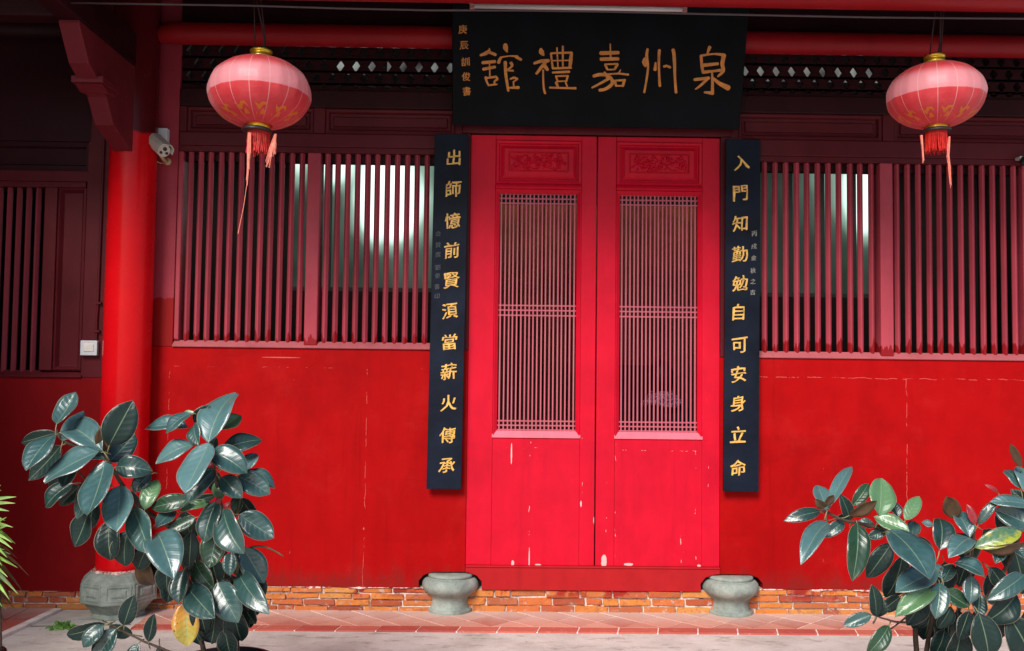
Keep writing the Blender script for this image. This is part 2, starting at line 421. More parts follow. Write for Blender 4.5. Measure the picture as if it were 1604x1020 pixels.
# ================================================================== brick plinth, each brick a piece
TB = Z(925)                      # underside of the door threshold
BT_L, BT_R = at(430, 919).z, at(1300, 924).z
xd0, xd1 = X(729, 0, 880), X(1127.5, 0, 880)     # door edges
def plinth(x0, x1, ztop, label, loc, rows):
    t = empty('brick_plinth', loc, label, 'brick plinth', 'brick plinths at the foot of the wall')
    bm = BM(); box(bm, x0, x1, .016, .25, -.1, ztop); add('mortar', bm, M['mortar'], t)
    h = ztop / rows
    for r in range(rows):
        x = x0 - rng.uniform(0, .2)
        while x < x1:
            L = .205 + rng.uniform(-.012, .01)
            if rng.random() < .14: L *= .5
            a_, b_ = max(x, x0), min(x + L, x1)
            if b_ - a_ > .03:
                bm = BM(); pr = rng.uniform(-.005, .006)
                vs = box(bm, a_ + .004, b_ - .005, .001 + pr, .06, r * h + .0035 + rng.random() * .003, (r + 1) * h - .003 - rng.random() * .003, jit=.0030)
                bmesh.ops.subdivide_edges(bm, edges=[e for e in bm.edges if abs(e.verts[0].co.x - e.verts[1].co.x) > .02], cuts=2)
                for v in bm.verts:
                    if v.co.y < .03: v.co += Vector((0, rng.uniform(-.002, .004), rng.uniform(-.002, .002)))
                add('brick', bm, M['brick'], t, bevel=.0025, segs=1)
            x += L + .001
    return t
DRX = [X(705, 0, 930), X(1146, 0, 930)]
plinth(-4.6, X(160), at(60, 926).z, 'low brick footing of the dark bay beyond the tall column', (-3.5, 0, 0), 3)
plinth(X(216), DRX[0] - .09, BT_L, 'low brick footing left of the doors, between column base and stone drum', (X(450), 0, 0), 4)
plinth(DRX[0] + .09, DRX[1] - .09, TB, 'low brick footing directly under the door threshold', (X(930), 0, 0), 3)
plinth(DRX[1] + .09, 4.4, BT_R, 'low brick footing right of the doors, behind the right rubber plant', (X(1400), 0, 0), 4)

# ================================================================== lower painted walls
def notch(cx, side):
    """outline of the hole cut for a stone drum, from its outer flank round to the door side"""
    pts = [(.10, -.0), (.125, .05), (.135, .10), (.185, .135), (.19, .19), (.16, .225), (.11, .243), (0, .245)]
    return [(cx + side * a_, z_) for a_, z_ in pts]
SILL_L, SILL_R, SILL_B = at(470, 542.5).z, at(1400, 560).z, at(60, 588).z
CXX = at(199, 560, -.1).x
def lower_wall(x0, x1, z0, z1, label, cut=None, mat='wall'):
    bm = BM()
    if cut is None: pts = [(x0, z0), (x1, z0), (x1, z1), (x0, z1)]
    elif cut[1] < 0:   # drum at the right-hand end
        nn = [p for p in notch(cut[0], -1) if p[1] > z0 + .01]
        pts = [(x0, z0), (nn[0][0], z0)] + nn[:-1] + [(x1, .245), (x1, z1), (x0, z1)]
    else:
        nn = [p for p in notch(cut[0], 1) if p[1] > z0 + .01]
        pts = [(x1, z1), (x0, z1), (x0, .245)] + nn[:-1][::-1] + [(nn[0][0], z0), (x1, z0)]
    prism(bm, pts, 'y', 0, .2)
    o = add('painted_wall', bm, M[mat], None, bevel=.002)
    return tag(o, label, 'wall')
wl = lower_wall(X(215), xd0 - .001, BT_L + .0005, SILL_L - .012, 'bright red lower wall between the tall column and the doors', (DRX[0], -1))
wr = lower_wall(xd1 + .001, 4.4, BT_R + .0005, SILL_R - .012, 'bright red lower wall to the right of the doors', (DRX[1], 1))
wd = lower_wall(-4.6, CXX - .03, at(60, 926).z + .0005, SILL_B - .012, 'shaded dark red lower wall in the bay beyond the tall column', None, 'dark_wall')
# ragged lime edge left on the top course of bricks
for (x0, x1, zz, host) in ((X(300), DRX[0] - .13, BT_L, wl), (DRX[1] + .13, X(1500), BT_R, wr), (X(40), X(112), at(60, 926).z, wd)):
    bm = BM(); x = x0
    while x < x1:
        L = rng.uniform(.03, .16); hh = rng.choice((.002, .003, .004, .008, .011))
        if rng.random() < .8:
            pts = [(x, zz - hh * .7)] + [(x + L * q / 5, zz - hh * rng.uniform(.3, 1)) for q in range(1, 5)] + [(x + L, zz - hh * .4), (x + L, zz + .001)] + [(x + L * q / 5, zz + hh * rng.uniform(0, .4)) for q in (4, 3, 2, 1)] + [(x, zz + .001)]
            prism(bm, pts, 'y', -.004, .03)
        x += L * rng.uniform(.9, 1.3)
    add('lime_edge', bm, M['lime'], host)

# threshold board
tz1 = Z(888.5)
th = empty('door_threshold', (X(928), 0, TB), 'dark red timber threshold board between the two stone drums', 'threshold')
nl = [p for p in notch(DRX[0], 1) if p[1] > TB + .012][:-1]; nr = [p for p in notch(DRX[1], -1) if p[1] > TB + .012][:-1]
bm = BM(); prism(bm, [(nl[0][0], TB)] + nl + [(xd0 + .001, .246), (xd0 + .001, tz1 - .004), (xd1 - .001, tz1 - .004), (xd1 - .001, .246)] + nr[::-1] + [(nr[0][0], TB)], 'y', -.012, .18)
add('threshold_board', bm, M['threshold'], th, bevel=.003)
bm = BM(); box(bm, xd0 + .002, xd1 - .002, -.018, .1, tz1 - .0035, tz1 + .006); add('threshold_cap', bm, M['threshold'], th, bevel=.002)

# ================================================================== stone drums and the column
def drum(cx, label):
    bm = BM()
    prof = [(.128, 0), (.134, .004), (.136, .024), (.131, .031), (.122, .031), (.119, .038), (.112, .062), (.112, .085), (.120, .102), (.140, .118), (.160, .134), (.170, .152), (.172, .170), (.166, .190), (.154, .204), (.142, .210), (.133, .210), (.131, .214), (.136, .219), (.137, .227), (.130, .235), (.110, .237)]
    lathe(bm, prof, (0, 0, 0), 48)
    o = add('stone_drum', bm, M['stone'], None, smooth=True); o.location = (cx, .035, 0)
    tag(o, label, 'stone base', 'round stone drums beside the threshold')
    m = o.modifiers.new('bevel', 'BEVEL'); m.width = .003; m.limit_method = 'ANGLE'; m.angle_limit = R(50)
drum(DRX[0], 'round carved stone drum at the left end of the threshold, nearer the tall column')
drum(DRX[1], 'round carved stone drum at the right end of the threshold, nearer the green rubber plant')
# the walls above sit behind the drums: dark timber stub inside the notches
CX, CY = at(199, 560, -.1).x, -.10
cb = empty('column_base', (CX, CY, 0), 'octagonal grey stone base with carved panels under the tall red column', 'column base')
bm = BM()
oct_prof = [(.152, 0), (.156, .004), (.156, .024), (.148, .030), (.156, .036), (.196, .084), (.203, .094), (.222, .096), (.225, .102), (.221, .214), (.216, .222), (.172, .262), (.15, .27)]
lathe(bm, oct_prof, (CX, CY, 0), 8, rot=R(-90 - 3))
add('base_body', bm, M['stone'], cb, bevel=.002)
for q in range(8):
    ang = R(-90 - 3 + 22.5 + 45 * q)
    if math.sin(ang) > .2: continue
    nv = Vector((math.cos(ang), math.sin(ang), 0)); tv = Vector((-nv.y, nv.x, 0)); ctr = Vector((CX, CY, .161)) + nv * (.2060)
    bm = BM()
    def q4(hw, hh, off): return [bm.verts.new(ctr + tv * (sx * hw) + Vector((0, 0, sz * hh)) + nv * off) for sx, sz in ((-1, -1), (1, -1), (1, 1), (-1, 1))]
    L_ = [q4(.072, .046, -.004), q4(.070, .044, .004), q4(.060, .035, .004), q4(.057, .032, -.001), q4(.045, .024, -.001), q4(.038, .018, .006), q4(.02, .009, .009)]
    for A_, B_ in zip(L_, L_[1:]):
        for i in range(4): bm.faces.new((A_[i], A_[(i + 1) % 4], B_[(i + 1) % 4], B_[i]))
    bm.faces.new(L_[-1])
    add('carved_panel', bm, M['stone'], cb, bevel=.0015, segs=1)
bm = BM()
ring = []
for i in range(40):
    a_ = 2 * math.pi * i / 40; ring.append((CX + .150 * math.cos(a_) + rng.uniform(-.006, .012) * math.cos(a_), CY + (.150 + rng.uniform(-.006, .012)) * math.sin(a_)))
prism(bm, ring, 'z', .262, .277); add('lime_collar', bm, M['lime'], cb)

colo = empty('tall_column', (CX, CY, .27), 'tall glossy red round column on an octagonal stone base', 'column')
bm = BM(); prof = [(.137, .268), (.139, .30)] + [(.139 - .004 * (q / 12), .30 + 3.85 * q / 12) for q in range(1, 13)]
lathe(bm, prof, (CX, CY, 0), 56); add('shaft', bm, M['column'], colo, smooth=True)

# post between column and window, frame members
WY = .02
xl0, xl1 = X(233, 0, 400), X(274, 0, 400)
LINT_L, LINT_R, LINT_B = at(470, 230).z, at(1400, 247).z, at(60, 284).z
bm = BM(); box(bm, CX, xl1, .004, .19, SILL_L - .0115, 4.1)
tag(add('window_post', bm, M['post'], None, bevel=.004), 'maroon timber post beside the tall column, repainted bright red low down', 'post')

# ================================================================== lattice windows: each slat a piece
SLP = [(-.0168, .010), (-.0168, 0), (-.006, -.0155), (.003, -.0155), (.0168, 0), (.0168, .010)]
_slat = {}
def slat_mesh(h, mat='slat'):
    k = (round(h, 3), mat)
    if k not in _slat:
        bm = BM(); A = [bm.verts.new((x, y, 0)) for x, y in SLP]; B = [bm.verts.new((x, y, h)) for x, y in SLP]
        A[2].co.z -= .016; A[3].co.z -= .016     # the nose beds into the sloping sill
        bm.faces.new(A[::-1]); bm.faces.new(B)
        for i in range(6): bm.faces.new((A[i], A[(i + 1) % 6], B[(i + 1) % 6], B[i]))
        bmesh.ops.recalc_face_normals(bm, faces=bm.faces)
        me = bpy.data.meshes.new('slat'); bm.to_mesh(me); bm.free(); me.materials.append(M[mat]); _slat[k] = me
    return _slat[k]
def window(x0, x1, xm, z0, z1, label, n, backx=None, mull_mat='slat', group='slatted windows in the hall front'):
    t = empty('slatted_window', ((x0 + x1) / 2, .03, z0), label, 'window', group)
    # sloping sill, worn pale
    bm = BM(); prism(bm, [(-.012, z0 - .012), (-.014, z0 - .004), (.03, z0 + .030), (.19, z0 + .034), (.19, z0 - .012)], 'x', x0 + .001, x1 - .001)
    add('sill', bm, M['sill'], t, bevel=.002)
    bm = BM(); box(bm, x0 + .001, x1 - .001, .005, .19, z1 - .035, z1 + .0)
    add('head_rail', bm, M['maroon'], t, bevel=.003)
    bm = BM(); box(bm, x0 + .001, x1 - .001, .06, .11, z1 - .085, z1 - .036); add('head_rail', bm, M['dark_wood'], t)
    for k_, (a_, b_) in enumerate(((x0 + .001, x0 + .03), (xm - .040, xm + .040), (x1 - .03, x1 - .001))):
        bm = BM(); y0 = .010 if k_ != 1 else -.004
        box(bm, a_, b_, y0, .12, z0 + (.005 if k_ == 1 else .03), z1 - .0355); add('mullion' if k_ == 1 else 'jamb', bm, M[mull_mat], t, bevel=.006)
    for a_, b_ in ((x0 + .03, xm - .04), (xm + .04, x1 - .03)):
        st = (b_ - a_) / (n + .25)
        for i in range(n):
            o = add('slat', slat_mesh(z1 - .036 - (z0 + .026)), M['slat'], None)
            o.location = (a_ + st * (i + .62) + rng.uniform(-.0015, .0015), .034 + rng.uniform(-.002, .002), z0 + .026)
            o.rotation_euler = (0, 0, R(rng.uniform(-4, 4)))
            parent_to(o, t)
    return t
wxL0, wxL1 = xl1 + .001, X(716, 0, 400)
window(wxL0, X(700, 0, 400), X(489, 0, 400), SILL_L, LINT_L, 'slatted maroon window between the tall column and the left name board, added glowing panes behind', 12)
window(X(1165, 0, 400), X(1612, 0, 400), X(1389, 0, 400), SILL_R, LINT_R, 'slatted maroon window to the right of the doors and below the right lantern', 12)
bxm = X(78, 0, 400)
# the dark bay beyond the column: one bank of slats, then a blank panel
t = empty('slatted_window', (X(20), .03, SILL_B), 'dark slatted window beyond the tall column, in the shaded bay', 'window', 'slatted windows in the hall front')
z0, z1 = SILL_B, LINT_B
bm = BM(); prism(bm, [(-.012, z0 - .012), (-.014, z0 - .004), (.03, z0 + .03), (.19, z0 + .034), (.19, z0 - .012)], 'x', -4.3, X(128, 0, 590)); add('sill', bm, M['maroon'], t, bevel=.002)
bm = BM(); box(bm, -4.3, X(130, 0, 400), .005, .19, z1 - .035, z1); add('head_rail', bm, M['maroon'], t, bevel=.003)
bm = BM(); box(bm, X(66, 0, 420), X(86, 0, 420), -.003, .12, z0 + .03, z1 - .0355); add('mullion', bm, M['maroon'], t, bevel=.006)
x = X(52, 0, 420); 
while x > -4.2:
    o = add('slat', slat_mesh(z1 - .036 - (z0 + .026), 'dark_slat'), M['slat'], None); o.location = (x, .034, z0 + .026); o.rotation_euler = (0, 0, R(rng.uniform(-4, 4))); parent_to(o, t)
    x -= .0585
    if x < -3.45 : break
bm = BM(); rings_rect(bm, X(87, 0, 420), X(131, 0, 420), z0 + .031, z1 - .036, [(0, .19), (0, .006), (.012, .0), (.022, .016), (.03, .03)]); add('blank_panel', bm, M['maroon'], t, bevel=.002)
bm = BM(); box(bm, X(131.5, 0, 420), CX, .002, .19, SILL_B - .011, 4.1)
tag(add('window_post', bm, M['maroon'], None, bevel=.004), 'maroon timber post behind the tall column on the shaded side', 'post')
bm = BM(); box(bm, -4.6, -3.5, .003, .19, SILL_B - .011, 4.1)
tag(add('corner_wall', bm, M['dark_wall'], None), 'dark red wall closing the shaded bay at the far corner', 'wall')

# ================================================================== transom: panels, rail and pierced lattice board
def pierced(bm, x0, x1, z0, z1, y0, y1, pitch, hw, rows):
    """board with rows of diamond holes; rows = [(z centre, half height, offset)]"""
    zs = [z0]
    bands = []
    for zc, hh, off in rows: bands.append((zc - hh - .006, zc + hh + .006, zc, hh, off))
    cur = z0
    for a_, b_, zc, hh, off in bands:
        if a_ > cur: box(bm, x0, x1, y0, y1, cur, a_)
        x = x0 - pitch + off * pitch
        while x < x1:
            l, r = max(x, x0), min(x + pitch, x1); xc = x + pitch / 2
            if xc - hw > l + .002 and xc + hw < r - .002:
                O = [(l, a_), (xc, a_), (r, a_), (r, zc), (r, b_), (xc, b_), (l, b_), (l, zc)]
                D = [(xc, zc - hh), (xc + hw, zc), (xc, zc + hh), (xc - hw, zc)]
                for ids in ((0, 1, 'd0', 'd3', 7), (1, 2, 3, 'd1', 'd0'), (3, 4, 5, 'd2', 'd1'), (5, 6, 7, 'd3', 'd2')):
                    pts = [D[int(k[1])] if isinstance(k, str) else O[k] for k in ids]
                    prism(bm, pts, 'y', y0, y1)
            elif r > l: box(bm, l, r, y0, y1, a_, b_)
            x += pitch
        cur = b_
    if cur < z1: box(bm, x0, x1, y0, y1, cur, z1)
def transom(x0, x1, xm, zl, zt, label, pz):
    """zl top of window head, pz heights of panel (bottom, top), rows of lattice"""
    t = empty('transom', ((x0 + x1) / 2, .03, zl), label, 'transom', 'transom panels above the windows')
    bm = BM(); box(bm, x0, x1, .0, .19, zl + .0005, pz[0]); add('rail', bm, M['maroon'], t, bevel=.008)
    bm = BM(); box(bm, x0, x1, .0, .19, pz[1], pz[1] + .11); add('rail', bm, M['dark_wood'], t, bevel=.006)
    for a_, b_ in ((x0, x0 + .045), (xm - .035, xm + .035), (x1 - .045, x1)):
        bm = BM(); box(bm, a_, b_, .003, .19, pz[0] + .0005, pz[1] - .0005); add('stile', bm, M['maroon'], t, bevel=.004)
    for a_, b_ in ((x0 + .0455, xm - .0355), (xm + .0355, x1 - .0455)):
        bm = BM(); rings_rect(bm, a_, b_, pz[0] + .0008, pz[1] - .0008, [(0, .1), (0, .014), (.008, .010), (.022, .012), (.03, .036), (.048, .038), (.052, .026)]); add('panel', bm, M['maroon'], t, bevel=.0015, segs=1)
    zz = pz[1] + .1105
    bm = BM()
    pierced(bm, x0, x1, zz, zz + .42, .03, .055, .098, .026, [(zz + .032, .016, .5), (zz + .085, .041, 0), (zz + .165, .041, .5), (zz + .245, .041, 0)])
    add('pierced_board', bm, M['dark_wood'], t)
    bm = BM(); box(bm, x0, x1, .0, .19, zz + .4205, 4.3); add('rail', bm, M['dark_wood'], t)
    return t
PLX0, PLX1 = X(728, 0, 300), X(1140, 0, 300)
transom(xl1 + .001, PLX0 - .02, X(500, 0, 190), LINT_L, 4, 'dark panelled transom with diamond piercings above the window beside the tall column', (at(600, 210).z, at(600, 170).z))
transom(PLX1 + .02, 3.65, X(1392, 0, 190), LINT_R, 4, 'dark panelled transom with diamond piercings above the window right of the doors', (at(1280, 219).z, at(1280, 178).z))
t = empty('transom', (X(60), .03, LINT_B), 'dark unlit transom above the window of the shaded bay', 'transom', 'transom panels above the windows')
bm = BM(); box(bm, -3.5, X(131), .0, .19, LINT_B + .0005, LINT_B + .07); add('rail', bm, M['maroon'], t, bevel=.006)
bm = BM(); rings_rect(bm, -3.5, X(131), LINT_B + .0708, LINT_B + .25, [(0, .19), (0, .014), (.03, .012), (.04, .034)]); add('panel', bm, M['dark_wood'], t)
bm = BM(); box(bm, -3.5, X(131), .0, .19, LINT_B + .2505, 4.3); add('rail', bm, M['dark_wood'], t)
# door head
dh = empty('door_surround', (X(935), 0, Z(212)), 'dark timber surround of the double doors, behind the name plaque', 'door frame')
bm = BM(); box(bm, PLX0 - .0195, PLX1 + .0195, -.002, .19, Z(211.5), 4.2); add('head_beam', bm, M['maroon'], dh, bevel=.004)
xj0, xj1 = xd0, xd1
bm = BM(); box(bm, X(701, 0, 500), xj0 - .002, -.006, .19, SILL_L - .011, Z(212.3)); add('jamb', bm, M['maroon'], dh, bevel=.004)
bm = BM(); box(bm, xj1 + .002, X(1164, 0, 500), -.006, .19, SILL_R - .011, Z(212.3)); add('jamb', bm, M['maroon'], dh, bevel=.004)

# ================================================================== door leaves
DT, DB = Z(213.5), tz1 + .0065
xmid = (X(938, 0, 215) + X(929.5, 0, 885)) / 2
ZP = [Z(v) for v in (221, 289, 297.5, 300.5, 676, 685)]
def vine(bm, x0, x1, z0, z1, y, seed):
    """low relief of stems, leaves and blossoms as one carved surface"""
    r = random.Random(seed); W, H = x1 - x0, z1 - z0
    el = []
    def stem(pts, rad, h):
        P = smooth_path([Vector((a, b_, 0)) for a, b_ in pts], 6)
        for q in P: el.append((q.x, q.y, rad, rad, 0, h))
    stem([(.02, .25), (.15, .5), (.30, .35), (.48, .62), (.62, .4), (.80, .62), (.97, .45)], .0042, .005)
    stem([(.15, .5), (.2, .8), (.3, .9)], .003, .004); stem([(.48, .62), (.42, .9)], .003, .004); stem([(.62, .4), (.70, .12), (.82, .1)], .003, .004)
    stem([(.30, .35), (.40, .1), (.5, .12)], .003, .004); stem([(.80, .62), (.86, .9)], .003, .004)
    for k in range(58):
        el.append((r.uniform(.03, .97), r.uniform(.07, .93), r.uniform(.009, .017), r.uniform(.004, .0065), r.uniform(0, 3.14), r.uniform(.004, .008)))
    for u, v in ((.13, .66), (.30, .62), (.50, .36), (.66, .72), (.87, .36)):
        u += r.uniform(-.03, .03); v += r.uniform(-.08, .08); n_ = 6
        for q in range(n_):
            a = 2 * math.pi * q / n_ + r.random()
            el.append((u + math.cos(a) * .0115 / W, v + math.sin(a) * .0115 / H, .0085, .006, a, .009))
        el.append((u, v, .0045, .0045, 0, .0105))
    NX, NZ = 150, 46; G = []
    for i in range(NX + 1):
        row = []
        for j in range(NZ + 1):
            u, v = i / NX, j / NZ; h = 0
            for (eu, ev, ra, rb_, a, hh) in el:
                dx, dz = (u - eu) * W, (v - ev) * H
                if abs(dx) > .018 or abs(dz) > .018: continue
                p_, q_ = (dx * math.cos(a) + dz * math.sin(a)) / ra, (-dx * math.sin(a) + dz * math.cos(a)) / rb_
                d2 = p_ * p_ + q_ * q_
                if d2 < 1: h = max(h, 1.5 * hh * (1 - d2) ** .42)
            e = min(u, 1 - u, 1) * W; e2 = min(v, 1 - v) * H; edge = min(1, min(e, e2) / .003)
            row.append(bm.verts.new((x0 + u * W, y - h * edge, z0 + v * H)))
        G.append(row)
    for i in range(NX):
        for j in range(NZ): bm.faces.new((G[i][j], G[i + 1][j], G[i + 1][j + 1], G[i][j + 1]))
M['door_recess'] = painted('recess_shade_paint', (.55, .006, .016), .45, .25, .25, 0, grain=.5)  # shade behind the carving put into a slightly darker red
def door_leaf(x0, x1, ox0, ox1, label, seed):
    """x0..x1 leaf, ox0..ox1 lattice opening"""
    t = empty('door_leaf', (x0, .02, DB), label, 'door')
    px0, px1 = ox0 - .028, ox1 + .030
    Y0 = .006
    for nm, a_, b_ in (('stile', x0, px0 - .0006), ('stile', px1 + .0006, x1)):
        bm = BM(); box(bm, a_, b_, Y0 + rng.uniform(-.001, .001), .06, DB, DT); add(nm, bm, M['door'], t, bevel=.003)
    bm = BM(); box(bm, px0, px1, Y0, .06, ZP[0] + .0006, DT); add('top_rail', bm, M['door'], t, bevel=.003)
    bm = BM(); rings_rect(bm, px0, px1, ZP[1], ZP[0], [(0, .06), (0, Y0 + .001), (.006, Y0 - .007), (.020, Y0 - .003), (.024, Y0 + .016), (.030, Y0 + .016), (.054, Y0 - .001), (.056, Y0 - .001)])
    add('carved_panel', bm, M['door'], t, bevel=.0012, segs=1)
    cx, cz = (px0 + px1) / 2, (ZP[0] + ZP[1]) / 2
    bm = BM(); rings_rect(bm, cx - .186, cx + .186, cz - .060, cz + .060, [(0, Y0 + .01), (0, Y0 - .008), (.004, Y0 - .010), (.008, Y0 - .0012)]); add('carved_field', bm, M['door_recess'], t, bevel=.001, segs=1)
    bm = BM(); vine(bm, cx - .178, cx + .178, cz - .053, cz + .053, Y0 - .0022, seed); add('vine_carving', bm, M['door'], t)
    bm = BM(); prism(bm, [(.06, ZP[2]), (Y0 - .004, ZP[2]), (Y0 - .013, ZP[2] + .008), (Y0 - .009, ZP[2] + .022), (Y0 - .001, ZP[1] - .001), (.06, ZP[1] - .001)], 'x', px0, px1); add('lock_rail', bm, M['door'], t, bevel=.002)
    # moulded frame round the lattice
    bm = BM(); rings_rect(bm, px0, px1, ZP[5], ZP[2] - .0008, [(0, .06), (0, Y0), (.004, Y0 - .003), (.0268, Y0 + .016), (.0268, .06)], cap=False)
    add('lattice_frame', bm, M['door'], t, bevel=.0015, segs=1)
    bm = BM(); prism(bm, [(Y0 - .007, ZP[5] - .008), (Y0 - .004, ZP[5] + .004), (Y0 + .013, ZP[4] - .002), (Y0 + .03, ZP[4] - .002), (Y0 + .03, ZP[5] - .008)], 'x', px0 - .004, px1 + .004)
    add('worn_sill', bm, M['worn_sill'], t, bevel=.0015)
    bm = BM(); box(bm, px0, px1, Y0 + .0015, .055, DB, ZP[5] - .0085); add('bottom_panel', bm, M['door'], t, bevel=.0015)
    # lattice: 18 thin uprights and three bands of three rails
    lx0, lx1, lz0, lz1 = ox0 - .001, ox1 + .003, ZP[4] - .002, ZP[3] + .008
    bm = BM(); box(bm, -.0042, .0042, -.006, .006, 0, lz1 - lz0)
    me = bpy.data.meshes.new('lattice_bar'); bmesh.ops.recalc_face_normals(bm, faces=bm.faces); bm.to_mesh(me); bm.free(); me.materials.append(M['bar'])
    for i in range(19):
        o = add('lattice_bar', me, M['bar']); o.location = (lx0 + (lx1 - lx0) * (i + .5) / 19 + rng.uniform(-.0008, .0008), Y0 + .026, lz0); o.rotation_euler = (0, R(rng.uniform(-.06, .06)), R(rng.uniform(-8, 8))); parent_to(o, t)
    bm = BM(); box(bm, 0, lx1 - lx0, -.0045, .0045, -.0042, .0042)
    me2 = bpy.data.meshes.new('lattice_rail'); bmesh.ops.recalc_face_normals(bm, faces=bm.faces); bm.to_mesh(me2); bm.free(); me2.materials.append(M['bar'])
    for v in (304, 311.5, 319, 479.5, 487, 495, 661, 668, 675):
        o = add('lattice_rail', me2, M['bar']); o.location = (lx0, Y0 + .0255, Z(v)); parent_to(o, t)
    return t
M['worn_sill'] = painted('worn_pink_sill_paint', (.80, .16, .22), .5, .3, .2, .2, (.85, .6, .58), grain=.5)
ol = (X(781, 0, 490), X(902, 0, 490)); orr = (X(971.5, 0, 490), X(1092.5, 0, 490))
dl = door_leaf(xd0, xmid - .004, ol[0], ol[1], 'left leaf of the bright red double doors, carved with a winding vine', 3)
dr = door_leaf(xmid + .004, xd1, orr[0], orr[1], 'right leaf of the bright red double doors, a seated person showing through its bars', 8)
for pxx, t_ in ((763, dl),):
    bm = BM(); box(bm, X(760, 0, 300), X(761.5, 0, 300), .002, .006, Z(420), Z(214.5))

# ================================================================== lettering
_gl = {}
def glyph(ch, off=.018):
    if ch not in _gl:
        c = bpy.data.curves.new('glyph', 'FONT'); c.body = ch; c.offset = off; c.resolution_u = 3
        o = bpy.data.objects.new('glyph', c); COL.objects.link(o)
        me = bpy.data.meshes.new_from_object(o.evaluated_get(bpy.context.evaluated_depsgraph_get()))
        bpy.data.objects.remove(o); bpy.data.curves.remove(c)
        xs_ = [v.co.x for v in me.vertices]; ys_ = [v.co.y for v in me.vertices]
        cx, cy = (min(xs_) + max(xs_)) / 2, (min(ys_) + max(ys_)) / 2; s = max(max(xs_) - min(xs_), max(ys_) - min(ys_), .72)
        bmg = bmesh.new(); bmg.from_mesh(me); bpy.data.meshes.remove(me)
        _gl[ch] = (bmg, cx, cy, s)
    return _gl[ch]
def put_glyph(name, ch, origin, ux, uz, n, size, mat, parent, th=.003, off=.018, shear=0.05, wild=.02, sx=1.0):
    bmg, cx, cy, s = glyph(ch, 0.0)
    bm = bmesh.new(); r = random.Random(ord(ch))
    rot = r.uniform(-.05, .05); tmp = bpy.data.meshes.new('tmp'); bmg.to_mesh(tmp); shift = {}
    for q, (ox, oy) in enumerate(((-off, 0), (off, off * .3), (0, -off * .5), (0, off * .5))):
        k0 = len(bm.verts); bm.from_mesh(tmp); bm.verts.ensure_lookup_table()
        for v in bm.verts[k0:]: v.co.x += ox * s; v.co.y += oy * s; v.co.z = q * .00025
    bpy.data.meshes.remove(tmp)
    for v in bm.verts:
        lift = v.co.z
        x, y = (v.co.x - cx) / s, (v.co.y - cy) / s
        y += x * shear; x *= sx
        x += wild * math.sin(y * 7 + ord(ch)); y += wild * math.sin(x * 8 + ord(ch) * 1.7)
        x, y = x * math.cos(rot) - y * math.sin(rot), x * math.sin(rot) + y * math.cos(rot)
        v.co = origin + ux * (x * size) + uz * (y * size) + n * (th + lift)
    ex = bmesh.ops.extrude_face_region(bm, geom=list(bm.faces))
    for v in [g for g in ex['geom'] if isinstance(g, bmesh.types.BMVert)]: v.co -= n * (th + .0005)
    return add(name, bm, mat, parent)
def stroke(bm, pts, wid, origin_f, n, th=.004):
    """flat brush stroke: pts in measured units mapped by origin_f, wid = one width or one per point"""
    P = smooth_path([Vector((p[0], p[1], 0)) for p in pts], 4) if len(pts) > 2 else [Vector((*pts[0], 0)), Vector((*pts[1], 0))]
    m = len(P); ws = wid if isinstance(wid, (list, tuple)) else [wid, wid]
    L_, R2 = [], []
    def W_(i):
        u = i / (m - 1) * (len(ws) - 1); k = min(int(u), len(ws) - 2); return ws[k] + (ws[k + 1] - ws[k]) * (u - k)
    for i, p in enumerate(P):
        d = (P[min(i + 1, m - 1)] - P[max(i - 1, 0)]).normalized(); nn = Vector((-d.y, d.x, 0)); h = W_(i) / 2
        L_.append(p + nn * h); R2.append(p - nn * h)
    d0 = (P[0] - P[1]).normalized() * W_(0) * .32; d1 = (P[-1] - P[-2]).normalized() * W_(m - 1) * .32
    loop = [P[0] + d0 + (L_[0] - P[0]) * .5] + L_ + [P[-1] + d1 + (L_[-1] - P[-1]) * .5, P[-1] + d1 + (R2[-1] - P[-1]) * .5] + R2[::-1] + [P[0] + d0 + (R2[0] - P[0]) * .5]
    T = [bm.verts.new(origin_f(v.x, v.y) + n * th) for v in loop]; B = [bm.verts.new(origin_f(v.x, v.y) - n * .0005) for v in loop]
    k = len(T)
    # quad strip for the face: pair the two sides
    for i in range(k // 2 - 1): bm.faces.new((T[i], T[i + 1], T[k - 2 - i], T[k - 1 - i]))
    for i in range(k): bm.faces.new((T[i], B[i], B[(i + 1) % k], T[(i + 1) % k]))

M['board_blue'] = plain('blue_black_lacquer', (.006, .009, .019), .5, .12, vary=.5, scale=4, bump=.25)
M['board_black'] = plain('black_lacquer', (.0025, .003, .005), .55, .1, vary=.4, scale=4, bump=.2)
M['gold'] = plain('old_gold_leaf', (.74, .41, .09), .4, .5, vary=.35, scale=40, bump=.3)
M['dim_gold'] = plain('tarnished_gold_leaf', (.66, .24, .045), .5, .4, vary=.25, scale=30, bump=.2)
M['pale_ink'] = plain('worn_grey_lettering', (.26, .24, .22), .6, .3, vary=.3, scale=60)
M['faint_ink'] = plain('faint_grey_lettering', (.06, .066, .08), .6, .3, vary=.3, scale=60)

